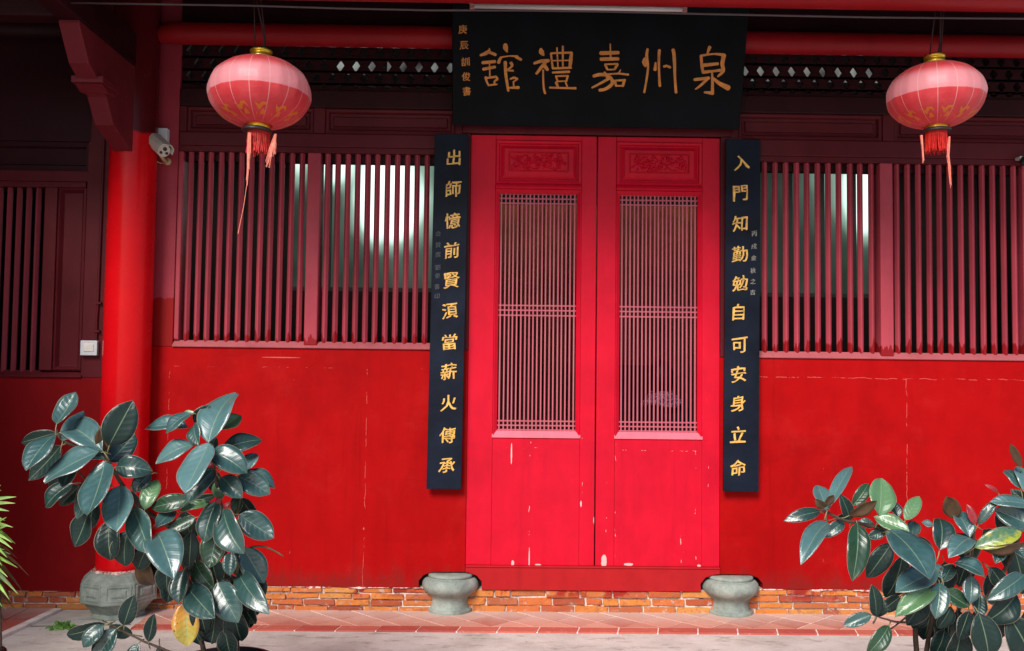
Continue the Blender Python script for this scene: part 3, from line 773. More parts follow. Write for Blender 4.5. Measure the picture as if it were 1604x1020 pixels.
BY = -.052
def couplet(cor, chars, cx_px, small, label, ink, rows_px, skew):
    """cor: px of (top-left, top-right, bottom-right, bottom-left) corners"""
    t = empty('couplet_board', at((cor[0][0] + cor[1][0]) / 2, cor[0][1], BY), label, 'name board', 'pair of lettered boards flanking the doors')
    P = [at(x, y, BY - .014) for x, y in cor]
    xa, xb = (P[0].x + P[3].x) / 2, (P[1].x + P[2].x) / 2
    tx = [(P[0].x + P[3].x) / 2, (P[1].x + P[2].x) / 2]
    lean = ((P[0].x - P[3].x) + (P[1].x - P[2].x)) / 4
    zt, zb = (P[0].z + P[1].z) / 2, (P[2].z + P[3].z) / 2
    bm = BM(); prism(bm, [(tx[0] - lean, zb), (tx[1] - lean, zb), (tx[1] + lean, zt), (tx[0] + lean, zt)], 'y', BY - .014, BY + .014)
    add('board', bm, M['board_blue'], t, bevel=.003)
    bm = BM()
    for zz in (zt - .15, zb + .15): box(bm, (tx[0] + tx[1]) / 2 - .06, (tx[0] + tx[1]) / 2 + .06, BY + .014, -.004, zz - .02, zz + .02)
    add('batten', bm, M['void'], t)
    n = Vector((0, -1, 0)); ux = Vector((1, 0, 0)); uz = Vector((0, 0, 1))
    for ch, (gx, gy) in zip(chars, rows_px):
        put_glyph('character', ch, at(gx, gy, BY - .014), ux, uz, n, .094, M['gold'], t, .0025, .019, .12, .028)
    for ch, gx, gy in small:
        put_glyph('small_character', ch, at(gx, gy, BY - .014), ux, uz, n, .032, ink, t, .0012, .022, .1, .02)
    return t, (tx, zt, zb)
lc = [(711, 247), (710, 296), (709, 346), (708, 392), (707, 439), (705, 487), (704, 536), (703, 582), (703, 631), (701, 682), (700, 729)]
rc = [(1162, 255), (1160, 303), (1159, 350), (1159, 398), (1159, 444), (1157, 489), (1158, 541), (1157, 586), (1156, 632), (1156, 681), (1156, 733)]
lsm = [('合', 686.5, 366), ('賢', 686.5, 384), ('撰', 686, 399), ('劉', 685.5, 419), ('俊', 685.5, 432), ('書', 684.5, 449), ('印', 684.5, 464)]
rsm = [('丙', 1181.5, 366), ('戌', 1181, 386), ('金', 1180.5, 404), ('秋', 1179.5, 424), ('之', 1179.5, 441), ('吉', 1179, 458)]
couplet([(681, 209), (735, 211), (722, 767), (668, 766)], '出師憶前賢湏當薪火傳承', 0, lsm, 'tall blue-black board left of the doors, gold characters starting with 出', M['faint_ink'], lc, 0)
couplet([(1137, 217), (1192, 219), (1188, 771), (1134, 770)], '入門知勤勉自可安身立命', 0, rsm, 'tall blue-black board right of the doors, gold characters starting with 入', M['pale_ink'], rc, 0)

# name plaque, hung so that its top leans out
PB, PT = at(938, 200, -.075), at(935, 8, -.30)
xL = [at(713, 195, -.075).x, at(1163, 201, -.075).x]; xT = [at(703, 15, -.30).x, at(1169, 18, -.30).x]
hx = (xL[1] - xL[0] + xT[1] - xT[0]) / 4; pcx = (sum(xL) + sum(xT)) / 4
up = (Vector((0, PT.y - PB.y, PT.z - PB.z))); H = up.length; up.normalize(); pn = Vector((0, -up.z, up.y))
if pn.y > 0: pn = -pn
plq = empty('name_plaque', (pcx, -.075, PB.z), 'large black name plaque above the doors with five bronze characters', 'plaque')
O = Vector((pcx, -.075, PB.z)); UX = Vector((1, 0, 0))
def pbox(bm, u0, u1, v0, v1, d0, d1):
    vs = [bm.verts.new(O + UX * u + up * v + pn * d) for u in (u0, u1) for v in (v0, v1) for d in (d0, d1)]
    for f in ((0, 1, 3, 2), (4, 6, 7, 5), (0, 4, 5, 1), (2, 3, 7, 6), (0, 2, 6, 4), (1, 5, 7, 3)): bm.faces.new([vs[i] for i in f])
bm = BM(); pbox(bm, -hx, hx, 0, H + .05, -.03, 0); add('board', bm, M['board_black'], plq, bevel=.006)
bm = BM(); pbox(bm, -hx * .7, -hx * .6, .1, H, -.06, -.0302); pbox(bm, hx * .6, hx * .7, .1, H, -.06, -.0302); add('batten', bm, M['void'], plq)
def on_plaque(px, py):
    d = ray(px, py); return CO + d * ((O - CO).dot(pn) / d.dot(pn))
def c2(x, y): return on_plaque(740 + x / 9.435, 60 + y / 9.435)
def c3(x, y): return on_plaque(900 + x / 6.416, 60 + y / 6.416)
CH = {
 '館': (c2, [([(118, 252), (200, 222), (252, 182)], [34, 56, 40]), ([(236, 205), (290, 222), (342, 244)], [40, 44, 46]), ([(248, 150), (260, 195)], [14, 26]), ([(150, 362), (334, 345)], [48, 46]), ([(160, 458), (334, 424)], [46, 42]), ([(252, 350), (258, 560)], [18, 22]),
   ([(195, 575), (212, 640), (238, 690)], [40, 30, 28]), ([(200, 590), (350, 568)], [28, 34]), ([(352, 572), (368, 606), (328, 636), (330, 680)], [34, 34, 28, 26]), ([(232, 696), (362, 680)], [26, 22]),
   ([(488, 95), (490, 145), (515, 205)], [60, 76, 18]), ([(385, 362), (402, 318), (425, 285)], [50, 46, 34]), ([(412, 285), (480, 272), (560, 262), (665, 268)], [30, 20, 18, 34]), ([(640, 272), (720, 318)], [44, 40]),
   ([(485, 352), (495, 550), (530, 778)], [50, 44, 36]), ([(568, 362), (588, 402), (548, 446), (512, 462)], [48, 36, 26, 22]), ([(522, 476), (602, 480)], [22, 32]), ([(560, 602), (612, 584), (668, 602)], [26, 36, 30]), ([(664, 606), (612, 640)], [26, 18]), ([(605, 640), (612, 715)], [20, 22]), ([(545, 732), (682, 728)], [26, 48])]),
 '禮': (c2, [([(1012, 160), (1020, 205), (1052, 250)], [44, 80, 30]), ([(912, 372), (1010, 340), (1125, 332)], [36, 50, 50]), ([(1080, 352), (1010, 440), (945, 525)], [50, 46, 36]), ([(1060, 400), (1110, 468)], [60, 46]), ([(1045, 470), (1046, 620), (1055, 740), (1075, 815)], [26, 28, 30, 34]),
   ([(1160, 222), (1465, 212)], [28, 32]), ([(1160, 225), (1172, 330), (1188, 440)], [30, 28, 34]), ([(1465, 212), (1452, 320), (1440, 440)], [38, 56, 40]), ([(1185, 445), (1460, 436)], [34, 32]), ([(1248, 140), (1265, 440)], [22, 20]), ([(1336, 118), (1336, 440)], [30, 24]), ([(1170, 332), (1450, 326)], [20, 20]),
   ([(1185, 506), (1430, 495)], [32, 38]), ([(1230, 560), (1415, 556)], [26, 26]), ([(1235, 562), (1256, 632)], [26, 26]), ([(1410, 556), (1388, 638)], [34, 28]), ([(1250, 638), (1392, 632)], [20, 20]), ([(1236, 652), (1262, 715)], [40, 36]), ([(1375, 650), (1402, 715)], [22, 24]), ([(1142, 730), (1340, 735), (1525, 738)], [30, 28, 36])]),
 '嘉': (c3, [([(358, 58), (362, 195)], [12, 18]), ([(262, 150), (440, 145)], [40, 34]), ([(264, 210), (438, 207)], [36, 34]), ([(303, 262), (432, 258)], [16, 20]), ([(308, 266), (330, 315)], [24, 22]), ([(430, 262), (402, 314)], [28, 22]), ([(325, 316), (402, 314)], [14, 16]),
   ([(190, 381), (250, 366), (332, 368)], [30, 36, 30]), ([(330, 362), (440, 356), (540, 366)], [16, 18, 22]), ([(438, 356), (462, 318)], [18, 12]), ([(300, 345), (342, 408)], [26, 34]), ([(312, 375), (362, 395), (378, 455), (315, 508), (250, 522)], [20, 30, 36, 32, 30]), ([(348, 402), (270, 448), (175, 497)], [30, 24, 18]),
   ([(398, 426), (508, 420)], [18, 24]), ([(405, 430), (415, 472)], [24, 24]), ([(500, 422), (484, 482)], [28, 24]), ([(410, 478), (492, 478)], [16, 18])]),
 '州': (c3, [([(734, 108), (724, 180), (738, 290), (722, 420), (700, 545)], [24, 30, 22, 22, 20]), ([(706, 200), (700, 240), (712, 282)], [24, 46, 24]), ([(814, 245), (808, 318)], [18, 34]), ([(852, 120), (846, 200), (848, 340), (856, 480)], [30, 26, 22, 28]), ([(898, 284), (925, 278), (960, 293)], [26, 22, 26]), ([(990, 115), (1002, 200), (1008, 400), (1020, 545)], [34, 34, 24, 28])]),
 '泉': (c3, [([(1358, 88), (1334, 155)], [36, 18]), ([(1270, 176), (1280, 290), (1292, 345)], [28, 28, 28]), ([(1268, 176), (1400, 158), (1495, 168)], [24, 18, 34]), ([(1500, 168), (1484, 260), (1492, 330), (1438, 385)], [44, 38, 34, 18]), ([(1290, 272), (1440, 256)], [36, 30]), ([(1288, 342), (1400, 330), (1490, 318)], [34, 24, 32]),
   ([(1380, 342), (1385, 440), (1385, 552)], [16, 28, 30]), ([(1388, 552), (1305, 543)], [38, 22]), ([(1205, 416), (1350, 400)], [30, 32]), ([(1332, 410), (1270, 470), (1215, 512)], [30, 24, 14]), ([(1385, 395), (1450, 450), (1545, 500)], [24, 38, 56])]),
}
for ch, (fn, sts) in CH.items():
    bm = BM()
    for i, (pts, wd) in enumerate(sts): stroke(bm, pts, wd, fn, pn, .003 + .0004 * (i % 5))
    add('character', bm, M['dim_gold'], plq)
for ch, gx, gy in zip('庚辰訓俊書', (725, 727, 729, 730, 731), (46, 71, 97, 120, 143)):
    put_glyph('small_character', ch, on_plaque(gx, gy), UX, up, pn, .050, M['dim_gold'], plq, .002, .016, .05, .02)

# ================================================================== roof timbers
def purlin(x0, x1, Y, zc, r, label, taper=True, name='purlin', mat='purlin'):
    t = BM(); n = 24
    prof = []
    L = x1 - x0
    pts = [(0, .55), (.03, .8), (.08, .95), (.14, 1)] if taper else [(0, 1)]
    pts = pts + [(L, 1)]
    rings = []
    for d, s in pts:
        rings.append([t.verts.new((x0 + d, Y + r * s * math.cos(2 * math.pi * i / n), zc - r * (1 - s) * .5 + r * s * math.sin(2 * math.pi * i / n))) for i in range(n)])
    for a_, b_ in zip(rings, rings[1:]):
        for i in range(n): t.faces.new((a_[i], a_[(i + 1) % n], b_[(i + 1) % n], b_[i]))
    t.faces.new(rings[0][::-1]); t.faces.new(rings[-1])
    o = add(name, t, M[mat], None, smooth=True)
    m = o.modifiers.new('bevel', 'BEVEL'); m.width = .004; m.limit_method = 'ANGLE'; m.angle_limit = R(60)
    return tag(o, label, 'roof beam')
PPY = -.085
pz = at(470, 68, PPY - .05).z; purlin(at(247, 55, PPY).x, 4.3, PPY, pz + .068, .068, 'round red beam running above the lanterns and behind the name plaque')
pz = at(45, 56, PPY - .05).z; purlin(-4.4, at(100, 45, PPY).x, PPY, pz + .06, .06, 'round dark red beam in the shaded bay beyond the tall column', False, 'purlin', 'dark_wood')
yb = -1.12; zb_ = at(930, 7, yb).z
purlin(-2.3, 4.3, yb, zb_ + .085, .085, 'round red eave beam along the top edge of the view', True)
cbm = BM(); tube(cbm, [(-2.2, yb + .02, zb_ - .03)] + [(-2.2 + 6.4 * q / 14, yb + .02 + .004 * math.sin(q * 2.1), zb_ - .032 + .004 * math.sin(q * 1.3)) for q in range(1, 15)], .0055, 8)
M['conduit'] = plain('grey_conduit', (.07, .05, .055), .5, .4)
tag(add('electric_conduit', cbm, M['conduit'], None, smooth=True), 'thin grey electric conduit running under the eave beam', 'conduit')

# stepped bracket reaching forward from the column, and the tie beam it carries
def yz(px, py, xw):
    d = ray(px, py); p = CO + d * (xw / d.x); return (p.y, p.z)
xw = at(178, 235, CY - .135).x
prof = [yz(178, 237, xw), yz(148, 196, xw), yz(136, 152, xw), yz(133, 147, xw), yz(127, 146, xw), yz(124, 124, xw), yz(131, 122, xw), yz(107, 99, xw), yz(91, 36, xw)]
bw = .108
brk = empty('eave_bracket', (xw, CY, prof[0][1]), 'stepped dark red timber bracket reaching forward from the top of the tall column', 'bracket')
low = [p for p in prof]
zt_ = prof[-1][1] + .02
bm = BM(); prism(bm, [prof[0], prof[1], prof[2], prof[7], prof[8], (prof[8][0], zt_), (CY - .05, zt_), (CY - .05, prof[0][1])], 'x', xw, xw + bw)
add('bracket_arm', bm, M['bracket'] if 'bracket' in M else M.setdefault('bracket', painted('bracket_paint', (.17, .020, .028), .5, .3, .25, .05, (.5, .3, .3), grain=.5)), brk, bevel=.006)
y0_, z0_ = prof[3]; y1_, z1_ = prof[5]
bm = BM()
prism(bm, [(y0_ - .015, z0_ + .002), (y0_ + .11, z0_ + .012), (y0_ + .12, z0_ + .035), (y1_ - .02, z0_ + .03)], 'x', xw - .02, xw + bw + .02)
prism(bm, [(y1_ - .03, z0_ + .033), (y0_ + .13, z0_ + .037), (y0_ + .13, z0_ + .075), (y1_ - .03, z0_ + .07)], 'x', xw - .032, xw + bw + .032)
add('bearing_block', bm, M['bracket'], brk, bevel=.004)
bm = BM(); box(bm, xw - .004, xw + bw + .004, -1.55, CY - .05, zt_ + .001, zt_ + .2)
tag(add('tie_beam', bm, M['dark_wood'], None, bevel=.012), 'dark tie beam over the stepped bracket, running out from the column', 'roof beam')
bm = BM(); box(bm, -4.4, xw - .006, -.98, -.86, zt_ + .02, zt_ + .16)
tag(add('cross_beam', bm, M['dark_wood'], None, bevel=.01), 'dark cross beam over the shaded bay at upper left', 'roof beam')

# roof: boards, rafters, tiles
roof = empty('hall_roof', (0, -1.5, 3.5), 'overhanging tiled roof of the hall on dark rafters', 'roof')
RY0, RZ0, RY1, RZ1 = -1.58, 3.47, .5, 4.36
def rz(y): return RZ0 + (RZ1 - RZ0) * (y - RY0) / (RY1 - RY0)
bm = BM(); prism(bm, [(RY0, rz(RY0)), (RY1, rz(RY1)), (RY1, rz(RY1) + .04), (RY0, rz(RY0) + .04)], 'x', -4.6, 4.6); add('roof_boards', bm, M['rafter'], roof)
x = -4.5
rb = BM(); prism(rb, [(RY0 - .02, rz(RY0) - .075), (RY1, rz(RY1) - .075), (RY1, rz(RY1) - .001), (RY0 - .02, rz(RY0) - .001)], 'x', -.03, .03)
bmesh.ops.recalc_face_normals(rb, faces=rb.faces); rme = bpy.data.meshes.new('rafter'); rb.to_mesh(rme); rb.free(); rme.materials.append(M['rafter'])
while x < 4.55:
    o = add('rafter', rme, M['rafter']); o.location = (x, 0, 0); parent_to(o, roof); x += .24
M['roof_tile'] = plain('grey_roof_tile', (.16, .13, .12), .8, .3, vary=.4, scale=6)
tb_ = BM()
for i in range(9):
    ya, yb2 = RY0 - .05 + i * .24, RY0 - .05 + i * .24 + .27; za, zb2 = rz(ya) + .055, rz(yb2) + .05
    R1 = [tb_.verts.new((.075 * math.cos(math.pi * k / 6), ya, za + .05 * math.sin(math.pi * k / 6))) for k in range(7)]
    R2_ = [tb_.verts.new((.066 * math.cos(math.pi * k / 6), yb2, zb2 + .042 * math.sin(math.pi * k / 6))) for k in range(7)]
    for k in range(6): tb_.faces.new((R1[k], R1[k + 1], R2_[k + 1], R2_[k]))
    tb_.faces.new(R1)
tme = bpy.data.meshes.new('tile'); tb_.to_mesh(tme); tb_.free(); tme.materials.append(M['roof_tile'])
x = -4.5
while x < 4.55:
    o = add('tile', tme, M['roof_tile']); o.location = (x, 0, 0); parent_to(o, roof); x += .17

# ================================================================== rooms behind the lattice
ROOM_Y, ROOM_T = 3.2, 5.1
bm = BM(); box(bm, -4.6, 4.6, .25, ROOM_Y + 4, -.06, .12); tag(add('hall_floor', bm, plain('dark_floor_tiles', (.10, .05, .04), .5, .3), None), 'dark floor inside the hall', kind='structure')
FW = [(at(452, 300, ROOM_Y).x, at(700, 300, ROOM_Y).x), (at(1186, 300, ROOM_Y).x, at(1392, 300, ROOM_Y).x)]
fz0, fz1 = at(560, 440, ROOM_Y).z, at(560, 240, ROOM_Y).z
hw = empty('hall_back_wall', (0, ROOM_Y, 0), 'grey plaster back wall inside the hall, pierced by two added frosted windows', 'wall')
def seg(x0, x1, z0, z1): 
    bm = BM(); box(bm, x0, x1, ROOM_Y, ROOM_Y + .15, z0, z1); return bm
cuts = [-4.6, FW[0][0], FW[0][1], FW[1][0], FW[1][1], 4.6]
for i in range(5):
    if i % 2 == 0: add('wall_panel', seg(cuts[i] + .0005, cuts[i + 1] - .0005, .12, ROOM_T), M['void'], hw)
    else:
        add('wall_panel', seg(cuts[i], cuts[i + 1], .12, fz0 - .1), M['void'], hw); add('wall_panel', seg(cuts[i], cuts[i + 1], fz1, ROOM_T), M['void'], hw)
bm = BM()
box(bm, -4.75, -4.585, .193, ROOM_Y + .1, .0, ROOM_T - .002); box(bm, 4.585, 4.75, .193, ROOM_Y + .1, .0, ROOM_T - .002)
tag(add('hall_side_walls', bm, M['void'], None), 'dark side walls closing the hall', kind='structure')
bm = BM(); box(bm, -4.7, 4.7, .191, ROOM_Y + .15, ROOM_T + .001, ROOM_T + .08); tag(add('hall_ceiling', bm, M['inside'], None), 'plain ceiling inside the hall', kind='structure')

# frosted panes added for the glow behind the slats; glow spots painted into emission
def frosted(name, seed, strength):
    b = NB(name); p = b.pos(); x, y, z = b.xyz(p)
    off = b.n('ShaderNodeMapping'); off.inputs['Location'].default_value = (seed[0], 0, seed[0] * .7); off.inputs['Scale'].default_value = (1.0, 1, .8); b.l(p, off.inputs[0])
    n = b.math('ADD', .22, b.math('MULTIPLY', b.noise(off.outputs[0], 2.2, 2, .5), .26))
    for ex, ez, rx, rz_, am in seed[1]:
        dx = b.math('MULTIPLY', b.math('SUBTRACT', x, ex), 1 / rx); dz = b.math('MULTIPLY', b.math('SUBTRACT', z, ez), 1 / rz_)
        dd = b.math('SQRT', b.math('ADD', b.math('MULTIPLY', dx, dx), b.math('MULTIPLY', dz, dz)))
        n = b.math('ADD', n, b.math('MULTIPLY', b.sm(dd, 1.0, .0), am))
    n2 = b.noise(p, 9, 5, .6, (1, 1, .1))
    pane_glow = b.math('MULTIPLY', b.sm(n, .24, 1.0), b.math('ADD', .6, b.math('MULTIPLY', n2, .6)))
    c = b.ramp(pane_glow, [(0, (.010, .014, .011)), (.2, (.05, .075, .06)), (.5, (.22, .33, .27)), (.75, (.62, .82, .73)), (.95, (1, 1, .98))])
    e = b.n('ShaderNodeEmission'); b.l(c, e.inputs[0]); e.inputs[1].default_value = strength
    b.l(e.outputs[0], b.t.nodes['Material Output'].inputs[0]); return b.m
def wp(px, py, rx, rz_, am): q = at(px, py, ROOM_Y); k = (ROOM_Y + CAMD) / F; return (q.x, q.z, rx * k, rz_ * k, am)
WPL = [wp(520, 232, 50, 85, .75), wp(606, 312, 75, 105, .75), wp(640, 330, 110, 170, .26), wp(462, 232, 34, 90, .45), wp(570, 250, 150, 170, .26)]
WPR = [wp(1362, 306, 62, 105, .80), wp(1310, 280, 110, 170, .20)]
panes = [('added_frosted_window', FW[0], (5.3, WPL), 1.0, 'added frosted window at the back of the hall, painted white glow behind the window left of the doors'), ('added_frosted_window', FW[1], (1.9, WPR), 1.0, 'added frosted window at the back of the hall, painted faint glow behind the window right of the doors')]
for nm, (fa, fb), sd_, stg, lb in panes:
    t = empty(nm, ((fa + fb) / 2, ROOM_Y, fz0), lb, 'window')
    mt = frosted('frosted_glow', sd_, stg)
    k = 4; wdt = (fb - fa - .04 * (k + 1)) / k
    for i in range(k):
        xa = fa + .04 + i * (wdt + .04)
        bm = BM(); box(bm, xa, xa + wdt, ROOM_Y + .06, ROOM_Y + .07, fz0 - .06, fz1 - .04); add('added_glow_pane', bm, mt, t)
    bm = BM()
    for i in range(k + 1): box(bm, fa + i * (wdt + .04), fa + i * (wdt + .04) + .04, ROOM_Y + .02, ROOM_Y + .1, fz0 - .1, fz1)
    box(bm, fa + .04, fb, ROOM_Y + .03, ROOM_Y + .09, fz1 - .04, fz1 - .0005); box(bm, fa + .04, fb, ROOM_Y + .03, ROOM_Y + .09, fz0 - .0995, fz0 - .06)
    add('frame', bm, plain('added_window_dark_frame', (.04, .045, .04), .6), t)  # frame of the added back window

hv = empty('added_glow_strip', (X(930), ROOM_Y, 4.2), 'added dim glow strip high at the back of the hall, seen through the diamond piercings', 'window')  # glowing strip added so the diamond piercings look lit from behind
vz0, vz1 = at(640, 119, ROOM_Y).z, at(640, 95, ROOM_Y).z
vb = NB('dim_strip_glow'); vp = vb.pos(); vc = vb.ramp(vb.noise(vp, 2.0, 3, .6), [(.38, (.02, .018, .02)), (.55, (.09, .09, .085)), (.7, (.20, .22, .20))])
ve = vb.n('ShaderNodeEmission'); vb.l(vc, ve.inputs[0]); vb.l(ve.outputs[0], vb.t.nodes['Material Output'].inputs[0])
for k_ in range(10):
    xa = at(520, 110, ROOM_Y).x + k_ * .53
    bm = BM(); box(bm, xa, xa + .50, ROOM_Y - .02, ROOM_Y - .01, vz0, vz1); add('added_glow_pane', bm, vb.m, hv)

# warm timber screen that shows through the door bars
scr = empty('timber_screen', (X(930), 2.2, .12), 'brown timber screen inside the hall behind the door lattice', 'screen')
sx0, sx1 = at(735, 500, 2.3).x, at(1130, 500, 2.3).x
x = sx0; 
while x < sx1 - .01:
    wd_ = min(.21, sx1 - x); bm = BM(); box(bm, x + .003, x + wd_ - .003, 2.3, 2.34, .12, 2.9); add('plank', bm, M['brownwood'], scr, bevel=.004, segs=1); x += wd_

# ================================================================== lanterns
def lantern_cloth():
    b = NB('lantern_satin'); p = b.pos(True); x, y, z = b.xyz(p)
    ang = b.math('ARCTAN2', y, x)
    n = b.noise(p, 8, 4, .6)
    base = b.ramp(n, [(.3, (.72, .045, .060)), (.7, (.86, .09, .105))])
    # pale upper band: sky reflection on the satin painted into the cloth colour
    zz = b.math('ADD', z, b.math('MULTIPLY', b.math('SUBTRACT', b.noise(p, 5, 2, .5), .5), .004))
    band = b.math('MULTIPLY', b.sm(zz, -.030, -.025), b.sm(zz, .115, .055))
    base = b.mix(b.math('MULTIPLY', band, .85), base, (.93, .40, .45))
    # vertical seams are drawn a little paler
    sm_ = b.math('ABSOLUTE', b.math('SINE', b.math('MULTIPLY', ang, 8.0)))
    base = b.mix(b.math('MULTIPLY', b.sm(sm_, .12, .02), .6), base, (.95, .55, .55))
    # printed gold scrolls near the lower collar
    def scroll(lo, hi, freq, th):
        v = b.math('MULTIPLY', b.math('ADD', b.math('SINE', b.math('MULTIPLY', ang, freq)), b.math('SINE', b.math('ADD', b.math('MULTIPLY', z, 190), b.math('MULTIPLY', b.math('SINE', b.math('MULTIPLY', ang, freq * 2)), 1.8)))), .5)
        rng_ = b.math('MULTIPLY', b.sm(z, lo, lo + .004), b.sm(z, hi, hi - .004))
        return b.math('MULTIPLY', b.sm(v, th, th + .10), rng_)
    g = b.math('MAXIMUM', scroll(-.158, -.112, 12.0, .25), scroll(.148, .172, 12.0, .1))
    base = b.mix(b.math('MULTIPLY', g, .9), base, (.80, .27, .02))
    low = b.sm(z, -.085, -.135)
    wv = b.noise(p, 300, 2, .5)
    # the cloth lets light through: some of it glows by translucency
    tr = b.n('ShaderNodeBsdfTranslucent'); b.l(base, tr.inputs[0])
    b.l(base, b.b.inputs['Base Color']); b.b.inputs['Roughness'].default_value = .42; b.b.inputs['Specular IOR Level'].default_value = .5
    b.b.inputs['Sheen Weight'].default_value = .25; b.b.inputs['Sheen Roughness'].default_value = .4
    wr = b.noise(p, 14, 5, .65, (1, 1, 3.5)); b.l(b.bump(b.math('ADD', wr, b.math('MULTIPLY', wv, .1)), .5, .006), b.b.inputs['Normal'])
    ms = b.n('ShaderNodeMixShader'); ms.inputs[0].default_value = .35
    b.l(b.b.outputs[0], ms.inputs[1]); b.l(tr.outputs[0], ms.inputs[2]); b.l(ms.outputs[0], b.t.nodes['Material Output'].inputs[0])
    return b.m
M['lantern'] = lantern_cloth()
M['brass'] = plain('yellow_gold_foil', (.85, .55, .05), .28, .6, .75, vary=.2, scale=30, bump=.3)
M['black_metal'] = plain('black_metal', (.02, .02, .025), .4, .5)
M['fringe'] = plain('red_silk_fringe', (.60, .020, .014), .5, .3, vary=.25, scale=60)
M['tassel'] = plain('faded_pink_tassel', (.85, .22, .16), .55, .3, vary=.3, scale=60)
M['strap'] = plain('dark_strap', (.045, .02, .02), .8, .2)
LYD = -.95
_lan = {}
def lantern(px, py, wpx, label, tasselmode, tilt):
    c = at(px, py, LYD)
    t = empty('lantern', c, label, 'lantern', 'pair of red lanterns under the eave')
    a = .2635 * wpx / 164.0; bh = .178 * wpx / 164.0
    s = wpx / 164.0
    if 'body' not in _lan:
        bm = BM(); rings = []; seg = 96; NL = 30
        A_, B_ = .2635, .178
        for j in range(NL + 1):
            ph = -1.335 + 2.67 * j / NL
            r0, z0 = A_ * math.cos(ph) ** .92, B_ * math.sin(ph) / math.sin(1.335) * .985
            ring = []
            for i in range(seg):
                th_ = 2 * math.pi * i / seg
                k = abs(math.cos(th_ * 8)) ** .6        # 16 ribs: cloth sags between them
                rr = r0 * (1 - .018 * k * math.cos(ph))
                rr += .0012 * math.sin(th_ * 37 + j) * math.cos(ph)
                ring.append(bm.verts.new((rr * math.cos(th_), rr * math.sin(th_), z0)))
            rings.append(ring)
        for a_, b_ in zip(rings, rings[1:]):
            for i in range(seg): bm.faces.new((a_[i], a_[(i + 1) % seg], b_[(i + 1) % seg], b_[i]))
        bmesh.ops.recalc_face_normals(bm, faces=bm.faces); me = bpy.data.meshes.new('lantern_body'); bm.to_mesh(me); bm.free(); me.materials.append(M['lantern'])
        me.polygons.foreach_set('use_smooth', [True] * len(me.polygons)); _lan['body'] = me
        bm = BM(); lathe(bm, [(.050, 0), (.057, .003), (.057, .024), (.052, .027), (.052, .031), (.052, .036), (.057, .039), (.057, .05), (.04, .052)], (0, 0, .176), 40); 
        bmesh.ops.recalc_face_normals(bm, faces=bm.faces); me = bpy.data.meshes.new('top_collar'); bm.to_mesh(me); bm.free(); me.materials.append(M['brass']); me.polygons.foreach_set('use_smooth', [True] * len(me.polygons)); _lan['top'] = me
        bm = BM(); lathe(bm, [(.05, 0), (.058, -.004), (.060, -.026), (.056, -.028)], (0, 0, -.166), 40)
        bmesh.ops.recalc_face_normals(bm, faces=bm.faces); me = bpy.data.meshes.new('bottom_collar'); bm.to_mesh(me); bm.free(); me.materials.append(M['brass']); me.polygons.foreach_set('use_smooth', [True] * len(me.polygons)); _lan['bot'] = me
        bm = BM(); lathe(bm, [(.050, 0), (.076, -.001), (.078, -.006), (.078, -.014), (.074, -.016), (.03, -.016)], (0, 0, -.192), 40)
        bmesh.ops.recalc_face_normals(bm, faces=bm.faces); me = bpy.data.meshes.new('base_ring'); bm.to_mesh(me); bm.free(); me.materials.append(plain('grey_rim', (.05, .05, .05), .3, .5, .3)); _lan['rim'] = me
    for nm, k in (('lantern_body', 'body'), ('top_collar', 'top'), ('bottom_collar', 'bot'), ('base_ring', 'rim')):
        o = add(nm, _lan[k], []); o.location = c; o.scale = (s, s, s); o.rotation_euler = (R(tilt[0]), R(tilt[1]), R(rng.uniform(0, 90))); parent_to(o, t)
    # fringe curtain, ring of strands
    bm = BM(); r_ = random.Random(int(px))
    for i in range(84):
        th_ = 2 * math.pi * i / 84
        if tasselmode == 'L' and math.cos(th_) < -.97: continue
        p = c + Vector((.056 * s * math.cos(th_), .056 * s * math.sin(th_), -.206 * s))
        L = .112 * s + r_.uniform(-.01, .01)
        tube(bm, [p, p + Vector((r_.uniform(-.003, .003), r_.uniform(-.003, .003), -L * .5)), p + Vector((r_.uniform(-.006, .006), r_.uniform(-.006, .006), -L))], .0017, 4)
    add('fringe', bm, M['fringe'], t)
    bm = BM()
    def bunch(x0, z0, x1, z1, n, spread0, spread1, yy=-.07):
        for i in range(n):
            p0 = c + Vector((x0 + r_.uniform(-spread0, spread0), yy + r_.uniform(-.004, .004), z0)) ; p1 = c + Vector((x1 + r_.uniform(-spread1, spread1), yy + r_.uniform(-.006, .006), z1 + r_.uniform(-.02, .02)))
            mid = (p0 + p1) / 2 + Vector((r_.uniform(-.004, .004), 0, 0))
            tube(bm, [p0, mid, p1], [.0024, .0022, .0012], 4)
    k = 3.08 * 100 / 1e3
    def d(pxx, pyy): v = at(pxx, pyy, LYD - .07); return v.x - c.x, v.z - c.z
    if tasselmode == 'L':
        bunch(*d(391, 208), *d(389, 262), 16, .006, .008); bunch(*d(390, 240), *d(387, 288), 8, .004, .004)
        bunch(*d(432, 210), *d(419, 258), 18, .004, .012); bunch(*d(432, 210), *d(430, 240), 10, .004, .008)
        x0_, z0_2 = d(388, 280); x1_, z1_2 = d(373, 366); tube(bm, [c + Vector((x0_, -.07, z0_2)), c + Vector(((x0_ + x1_) / 2 + .004, -.07, (z0_2 + z1_2) / 2)), c + Vector((x1_, -.07, z1_2))], [.0022, .0018, .0028], 5)
    else:
        bunch(*d(1443, 212), *d(1446, 250), 12, .004, .005); bunch(*d(1487, 214), *d(1484, 250), 10, .003, .005); bunch(*d(1485, 240), *d(1489, 290), 8, .004, .004)
    add('tassel', bm, M['tassel'], t)
    # hanging cords up to the eave beam
    bm = BM(); top = c + Vector((0, 0, .222 * s))
    zt2 = at(px, 20, -1.05).z + .1
